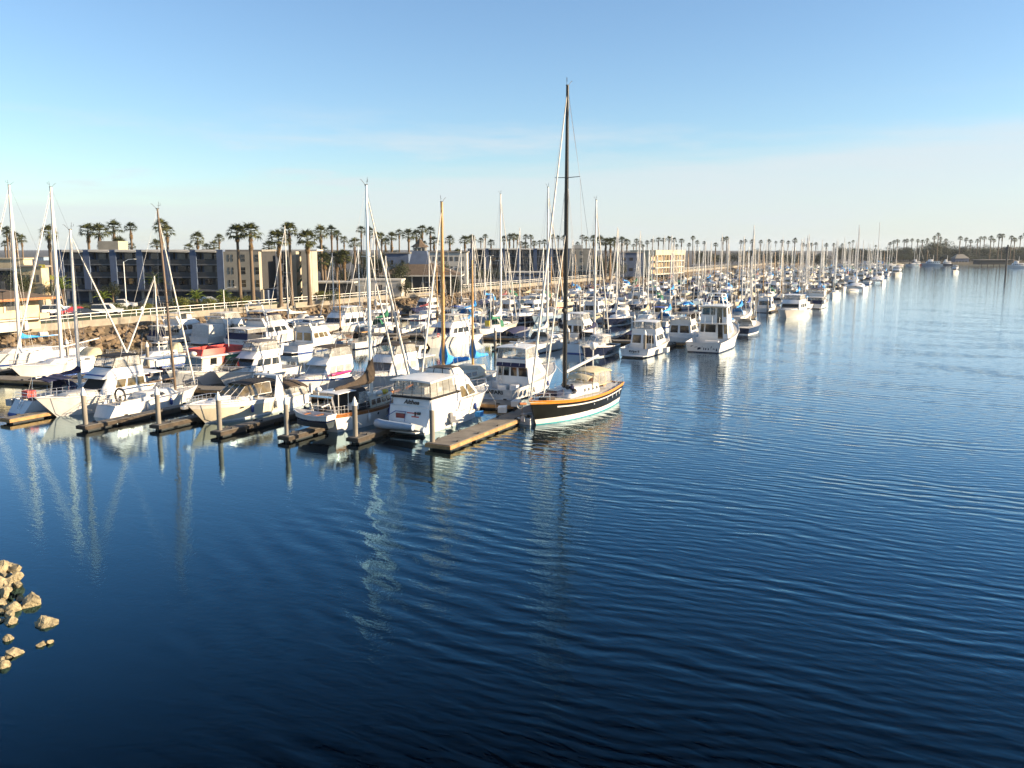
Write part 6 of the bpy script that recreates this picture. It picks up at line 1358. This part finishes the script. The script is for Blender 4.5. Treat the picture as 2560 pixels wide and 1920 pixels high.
tree(994, 648, 62, 200, 'dark round-crowned tree beside the clubhouse hipped roof', i=0); tree(1141, 697, 52, 196, 'dark bushy tree before the white apartment block', i=1); tree(1015, 698, 34, 190, 'small dark tree before the clubhouse porch', i=2); tree(1247, 668, 44, 256, 'dark tree at the low office corner', i=3)
tree(1190, 664, 44, 262, 'dark tree between the apartment block and second hotel', i=1); tree(286, 700, 42, 158, 'dark leafy tree in the shade of the hotel balconies', i=2); tree(1545, 655, 46, 305, 'olive green tree before the grey-blue block', i=3); tree(826, 735, 46, 168, 'broad dark green shrub-like tree at the stair wing foot', i=0); tree(935, 675, 40, 200, 'olive tree behind the carport roof', i=2)
tree(60, 672, 60, 150, 'dark spreading tree behind the brown-roofed shore house', i=1); tree(135, 705, 36, 140, 'dark tree with pale agave beside the shore house', i=3); tree(906, 660, 60, 215, 'tall dark tree mass behind the low white building', i=0); tree(860, 668, 50, 212, 'dark tree behind the carport', i=3)
for i, (px, yt, w_) in enumerate(((1740, 628, 44), (1772, 630, 50), (1806, 632, 52), (1842, 628, 50), (1872, 622, 40), (1902, 626, 46), (1936, 626, 52), (1968, 634, 44), (1998, 632, 40), (2030, 632, 44), (1756, 645, 40), (1990, 640, 40), (2052, 634, 40))):
    tree(px, yt, w_, 470 + (i % 3)*18, 'dense dark evergreen in the tree belt behind the berths', 'tree belt behind the berths', i)
for i in range(34):
    px = 2085 + i*15 + random.Random(i).uniform(-5, 5); yt = (612 + (i*37 % 11)) if px > 2260 else 617 + (i*37 % 9)
    if i in (16, 17, 18): yt = 604
    tree(px, yt, 34 + (i*13 % 14), 735 + (i % 4)*14, 'hazy dark tree in the wooded shore across the channel end', 'trees across the channel end', i, 2.0)
for i in range(30):
    px = 2090 + i*17; tree(px, 634 + (i*29 % 9), 40 + (i*17 % 16), 712 + (i % 3)*9, 'hazy low tree at the foot of the wooded shore across the channel end', 'low trees across the channel end', i+2, 2.0)
for i, (px, yt, w_, d_) in enumerate(((1480, 640, 40, 300), (1505, 650, 40, 296), (1528, 645, 36, 300), (1215, 672, 36, 268), (955, 640, 44, 222), (1108, 650, 36, 225))):
    tree(px, yt, w_, d_, ['dark thicket under the brown palm clump', 'low thicket at the foot of the palm clump', 'thicket between palm clump and grey-blue block', 'dark tree by the twin-headed lamp', 'dark tree behind the blank blue-grey block', 'dark tree at the clubhouse gable'][i], None, i)
TB = []
for i in range(34):
    r_ = random.Random(900+i); px = 800 + i*24 + r_.uniform(-8, 8); d_ = lerp(232, 420, i/33) + r_.uniform(0, 14)
    wh = 'behind the carport roof' if px < 960 else 'behind the clubhouse' if px < 1160 else 'behind the second hotel' if px < 1470 else 'around the palm clump and cream motel'
    tree(px, r_.uniform(618, 640), r_.uniform(34, 52)*(1 - .3*i/33), d_ + (60 if 1170 < px < 1470 else 14), 'dark evergreen filling the skyline ' + wh, 'dark skyline trees ' + wh, i)
# hedges and shrubs along the car park
HEDGES = [(p_, y_, w_) for p_, y_, w_ in ((185,786,40),(215,786,40),(250,784,40),(290,783,40),(330,786,34),(372,780,34),(455,776,52),(480,772,40),(520,772,44),(555,769,44),(590,767,44),(625,764,40),(805,752,36),(830,752,40),(1010,728,30),(1130,716,26))]
for i, (px, py, w_) in enumerate(HEDGES):
    p = gp(px, py, GZ); s_ = w_/F_PX*p.y*.62; t = thing('shrub', 'rounded olive shrub in the hedge between promenade and parked cars', 'shrub', p, i, 'shrubs along the promenade'); c = link('foliage', BV[i % 3], t, (0, 0, s_*.5)); c.scale = (s_, s_, s_*.8); o = link('stem', LIMB, t); o.scale = (.5, .5, s_*.6)
MB().add([gp(p, y, GZ+.02) for p, y in ((150, 800), (640, 772), (640, 764), (150, 784))], [(0, 1, 2, 3)]).build('lawn', GRASSG)['kind'] = 'structure'

# ------------------------------------------------------------------ cars, lamps
def car_mesh(kind):
    prof = {'sedan': [(0, .35), (.02, .75), (.22, .88), (.36, 1.38), (.66, 1.42), (.82, .98), (.99, .85), (1, .35)], 'suv': [(0, .4), (.01, 1.0), (.04, 1.68), (.62, 1.72), (.74, 1.1), (.98, .95), (1, .4)], 'pickup': [(0, .4), (0, 1.0), (.38, 1.02), (.40, 1.62), (.63, 1.64), (.74, 1.08), (.99, .95), (1, .4)]}[kind]; L = 4.6 if kind != 'pickup' else 5.3; W_ = .88
    body = MB(); body.rings([[(x*L - L/2, sd*(W_ if z < 1.0 else W_*.80), z) for x, z in prof] for sd in (-1, 1)])
    return body, prof, L
CARS = {}
def car(px, py, kind, m, label, ang, nm='parked_car'):
    p = gp(px, py, GZ); t = thing(nm, label, 'car', p, ang); body, prof, L = car_mesh(kind); body.build('body', m, t, 30)
    top = max(z for x, z in prof); g = MB()
    xs = [x for x, z in prof if z > top-.1]; x0, x1 = (min(xs)-.06)*L-L/2, (max(xs)+.05)*L-L/2
    for sd in (-1, 1): MB().hexa([(x0, sd*.80-.01, 1.02), (x1, sd*.80-.01, 1.02), (x1, sd*.80+.03, 1.02), (x0, sd*.80+.03, 1.02), (x0+.3, sd*.71-.01, top-.08), (x1-.4, sd*.71-.01, top-.08), (x1-.4, sd*.71+.03, top-.08), (x0+.3, sd*.71+.03, top-.08)]).build('side_window', GLASS, t)
    for q in (.2, .8):
        for sd in (-1, 1): MB().tube([(q*L-L/2, sd*.72, .33), (q*L-L/2, sd*.9, .33)], .33, 12).build('wheel', BLACK, t)
    MB().box(-L/2-.02, -L/2+.02, -.75, -.5, .68, .8).build('tail_light', REDC, t); MB().box(-L/2-.02, -L/2+.02, .5, .75, .68, .8).build('tail_light', REDC, t)
CARW = mat('white_car_paint', (.75, .75, .74), .2, .03, 1, coat=.5); CARR = mat('red_car_paint', (.35, .03, .03), .2, .03, 1, coat=.5); CARK = mat('dark_car_paint', (.02, .022, .03), .2, .03, 1, coat=.5); CARS_ = mat('silver_car_paint', (.42, .45, .48), .25, .03, 1, metal=.3)
car(146, 788, 'suv', CARW, 'white sport utility vehicle parked beside the brown-roofed house', .5); car(168, 787, 'sedan', CARW, 'white sedan parked next to the white utility vehicle', .5); car(190, 788, 'sedan', CARR, 'red sedan parked beside the white sedan', .5); car(208, 794, 'sedan', CARK, 'dark sedan parked behind the hedge with a pale tarp edge', .5)
car(270, 787, 'suv', CARW, 'white estate car with blue windows parked behind the hedge', .2); car(303, 771, 'pickup', CARW, 'white pickup truck parked in the hotel shade', .3); car(372, 764, 'sedan', CARK, 'dark sedan in the shade under the hotel', .4); car(518, 760, 'sedan', CARS_, 'pale blue-silver sedan parked under the hotel end', .3); car(420, 762, 'suv', CARK, 'black utility vehicle parked beneath the hotel balconies', .3); car(470, 762, 'sedan', CARK, 'dark grey sedan parked by the hotel columns', .3)
car(1008, 733, 'suv', CARW, 'white van-like car at the end of the low white building', 1.3); car(1046, 726, 'sedan', CARK, 'dark car parked before the clubhouse porch', .4); car(1072, 723, 'sedan', CARK, 'second dark car parked before the clubhouse porch', .4); car(1094, 720, 'sedan', CARW, 'white car parked before the clubhouse shrubs', .4); car(1316, 702, 'sedan', CARK, 'dark car parked at the low office', .4)
def lamp(px, ytop, depth, label, two=False):
    zt = z_at(depth, ytop); t = thing('street_lamp', label, 'street lamp', (at_depth(px, depth), depth, GZ)); h = zt - GZ
    MB().tube([(0, 0, 0), (0, 0, h-.4)], [.11, .07], 7).build('pole', ALU, t, 60)
    for sd in ((1, -1) if two else (1,)): MB().tube([(0, 0, h-.5), (sd*.8, 0, h-.05), (sd*1.6, 0, h)], .05, 5).build('arm', ALU, t); MB().ball((sd*1.9, 0, h), (.4, .16, .1), 8, 4).build('lamp_head', WALLW, t)
lamp(318, 648, 150, 'tall pale street lamp before the hotel balconies'); lamp(1081, 700, 190, 'short lamp post near the clubhouse cars'); lamp(1127, 668, 192, 'tall lamp post beside the clubhouse'); lamp(1172, 667, 215, 'lamp post before the dark hotel end'); lamp(1214, 639, 235, 'twin-headed street lamp near the low office', True); lamp(562, 718, 150, 'slim post at the hotel corner')
# person on the promenade
def person(px, py):
    p = gp(px, py, GZ+.02); t = thing('person', 'person in white top walking on the promenade behind the railing', 'person', p, 1.0)
    me = bpy.data.meshes.new('body')
    V_ = [(0,0,.95),(0,0,1.2),(0,0,1.42),(0,0,1.52),(0,0,1.66),(.1,0,.9),(.13,.12,.48),(.12,.05,.06),(.12,.18,.03),(-.1,0,.9),(-.12,-.12,.5),(-.12,-.28,.1),(-.12,-.18,.04),(.2,0,1.4),(.26,-.1,1.12),(.24,.08,.9),(-.2,0,1.4),(-.26,.1,1.14),(-.24,.2,.92)]
    E_ = [(0,1),(1,2),(2,3),(3,4),(0,5),(5,6),(6,7),(7,8),(0,9),(9,10),(10,11),(11,12),(2,13),(13,14),(14,15),(2,16),(16,17),(17,18)]
    R_ = [.15,.15,.16,.06,.11,.1,.065,.045,.04,.1,.065,.045,.04,.07,.05,.04,.07,.05,.04]
    me.from_pydata(V_, E_, []); o = link('body', me, t); o.modifiers.new('skin', 'SKIN'); me.skin_vertices
    for i, sv in enumerate(me.skin_vertices[0].data): sv.radius = (R_[i], R_[i]*.85); sv.use_root = (i == 0)
    sb = o.modifiers.new('sub', 'SUBSURF'); sb.levels = 1; sb.render_levels = 1
    me.materials.append(mat('white_clothing', (.7, .69, .66), .8, .05, 4)); MB().ball((0, -.02, 1.71), (.1, .11, .08), 8, 5).build('hair', BLACK, t)
person(357, 792)
# ------------------------------------------------------------------ far shore and hills
FARL = mat('far_bank', (0.10, 0.09, 0.07), 0.95, 0.2, .2)
MB().hexa([(150, 705, -1), (900, 655, -1), (1100, 1500, -1), (150, 1500, -1), (152, 709, 2.0), (900, 662, 2.0), (1100, 1500, 2.0), (150, 1500, 2.0)]).build('far_shore_ground', FARL); struct(bpy.data.objects['far_shore_ground'])
hm = MB(); r_ = random.Random(4); n_ = 60; rows = []
for j in range(4):
    row = []
    for i in range(n_+1):
        x = 560 + i*40; h_ = (0, 7, 13, 9)[j]*min(1, i/12)*(.65 + .35*math.sin(i*.5+1) + .2*math.sin(i*1.3)); row.append((x, 1550 + j*130, max(.5, h_)+1.5))
    rows.append(row)
hm.rings(rows, closed=False, cap=False); hm.build('hills', mat('hill_scrub', (0.16, 0.14, 0.11), .95, .2, .02), None, 60); struct(bpy.data.objects['hills'])
FARB = [(2290, 664, 4, 'maroon-hulled excursion boat moored on the wooded far shore', MAROON, 9), (2330, 664, 1, 'long pale blue boathouse barge moored on the wooded far shore', PALEBLUE, 17), (2366, 664, 4, 'dark-hulled workboat moored on the wooded far shore', NAVYH, 10), (2545, 670, 1, 'white and blue fishing vessel moored on the wooded far shore', WHITE, 14)]
for px, py, k, lab, m_, L in FARB:
    b = Boat('moored_vessel', lab, 'vessel', L, L*.22, 1.8, 3.0, hull=m_, hi=False).place(px, py, ang=math.radians(176 if px < 2500 else 170), world_pos=gp(px, py) + Vector((L*.45, 0, 0)))
    b.deck(.2, L*.98); h = b.block('deckhouse', L*.12, L*.72, 1.8, 4.4, L*.085, L*.07, .1, .8, .15, WHITE if m_ != PALEBLUE else PALEBLUE); b.panes(h, ('port', 'stbd'), [(i/7+.03, i/7+.11) for i in range(7)], .4, .8); b.block('wheelhouse', L*.42, L*.62, 4.35, 6.6, L*.05, L*.045, .1, .5, .1, WHITE); b.root.scale = (1, 1, .7); b.mast(L*.4, 11, .12, MASTW)
rnd = random.Random(77)
for i in range(16): j_ = rnd.randrange(len(kinds)); o = drop(j_, gp(2085 + i*14, 664 - (i % 2)) + Vector((0, rnd.uniform(-20, 10), 0)), rnd.choice((0, math.pi, UANG))); o['label'] = kinds[j_].base.replace('in the crowded berths', 'moored across the channel end')
bh = thing('boathouse', 'grey-blue gabled boathouse at the water edge across the channel end', 'building', gp(2414, 662) + Vector((0, 6, 0))); bh.scale = (.6, .6, .75)
MB().box(-9, 9, 0, 12, 0, 6.5).build('wall', STUCB, bh); MB().add([(-10, -1, 6.5), (10, -1, 6.5), (10, 13, 6.5), (-10, 13, 6.5), (-4, 6, 11), (4, 6, 11)], [(0, 1, 5, 4), (1, 2, 5), (2, 3, 4, 5), (3, 0, 4), (3, 2, 1, 0)]).build('roof', TAR, bh)
for i in range(4): MB().box(-7.5+i*4, -5.5+i*4, -.1, 0, 1, 3.6).build('window', DARKIN, bh)
pb = thing('pier_shed', 'low dark shed on piles beside the channel marker', 'building', gp(2492, 666) + Vector((0, 4, 0))); MB().box(-10, 14, 0, 10, 1.2, 4.4).build('wall', RECESS, pb); MB().box(-11, 15, -1, 11, 4.4, 4.8).build('roof', TAR, pb)
for i in range(6): MB().tube([(-9+i*4.4, 0, -1), (-9+i*4.4, 0, 1.3)], .3, 6).build('pile', BLACK, pb)

# ------------------------------------------------------------------ sea haze
hz_m = bpy.data.materials.new('sea_haze'); hz_m.use_nodes = True; nt = hz_m.node_tree; nt.nodes.remove(nt.nodes['Principled BSDF'])
pv = nt.nodes.new('ShaderNodeVolumePrincipled'); pv.inputs['Color'].default_value = (0.80, 0.90, 1.0, 1); pv.inputs['Density'].default_value = 0.00008; pv.inputs['Anisotropy'].default_value = 0.2
nt.links.new(pv.outputs[0], nt.nodes['Material Output'].inputs['Volume'])
hzb = MB().box(-2700, 3000, -420, 3400, -2.6, 33).build('haze', hz_m); hzb['kind'] = 'stuff'
SC.cycles.volume_bounces = 0
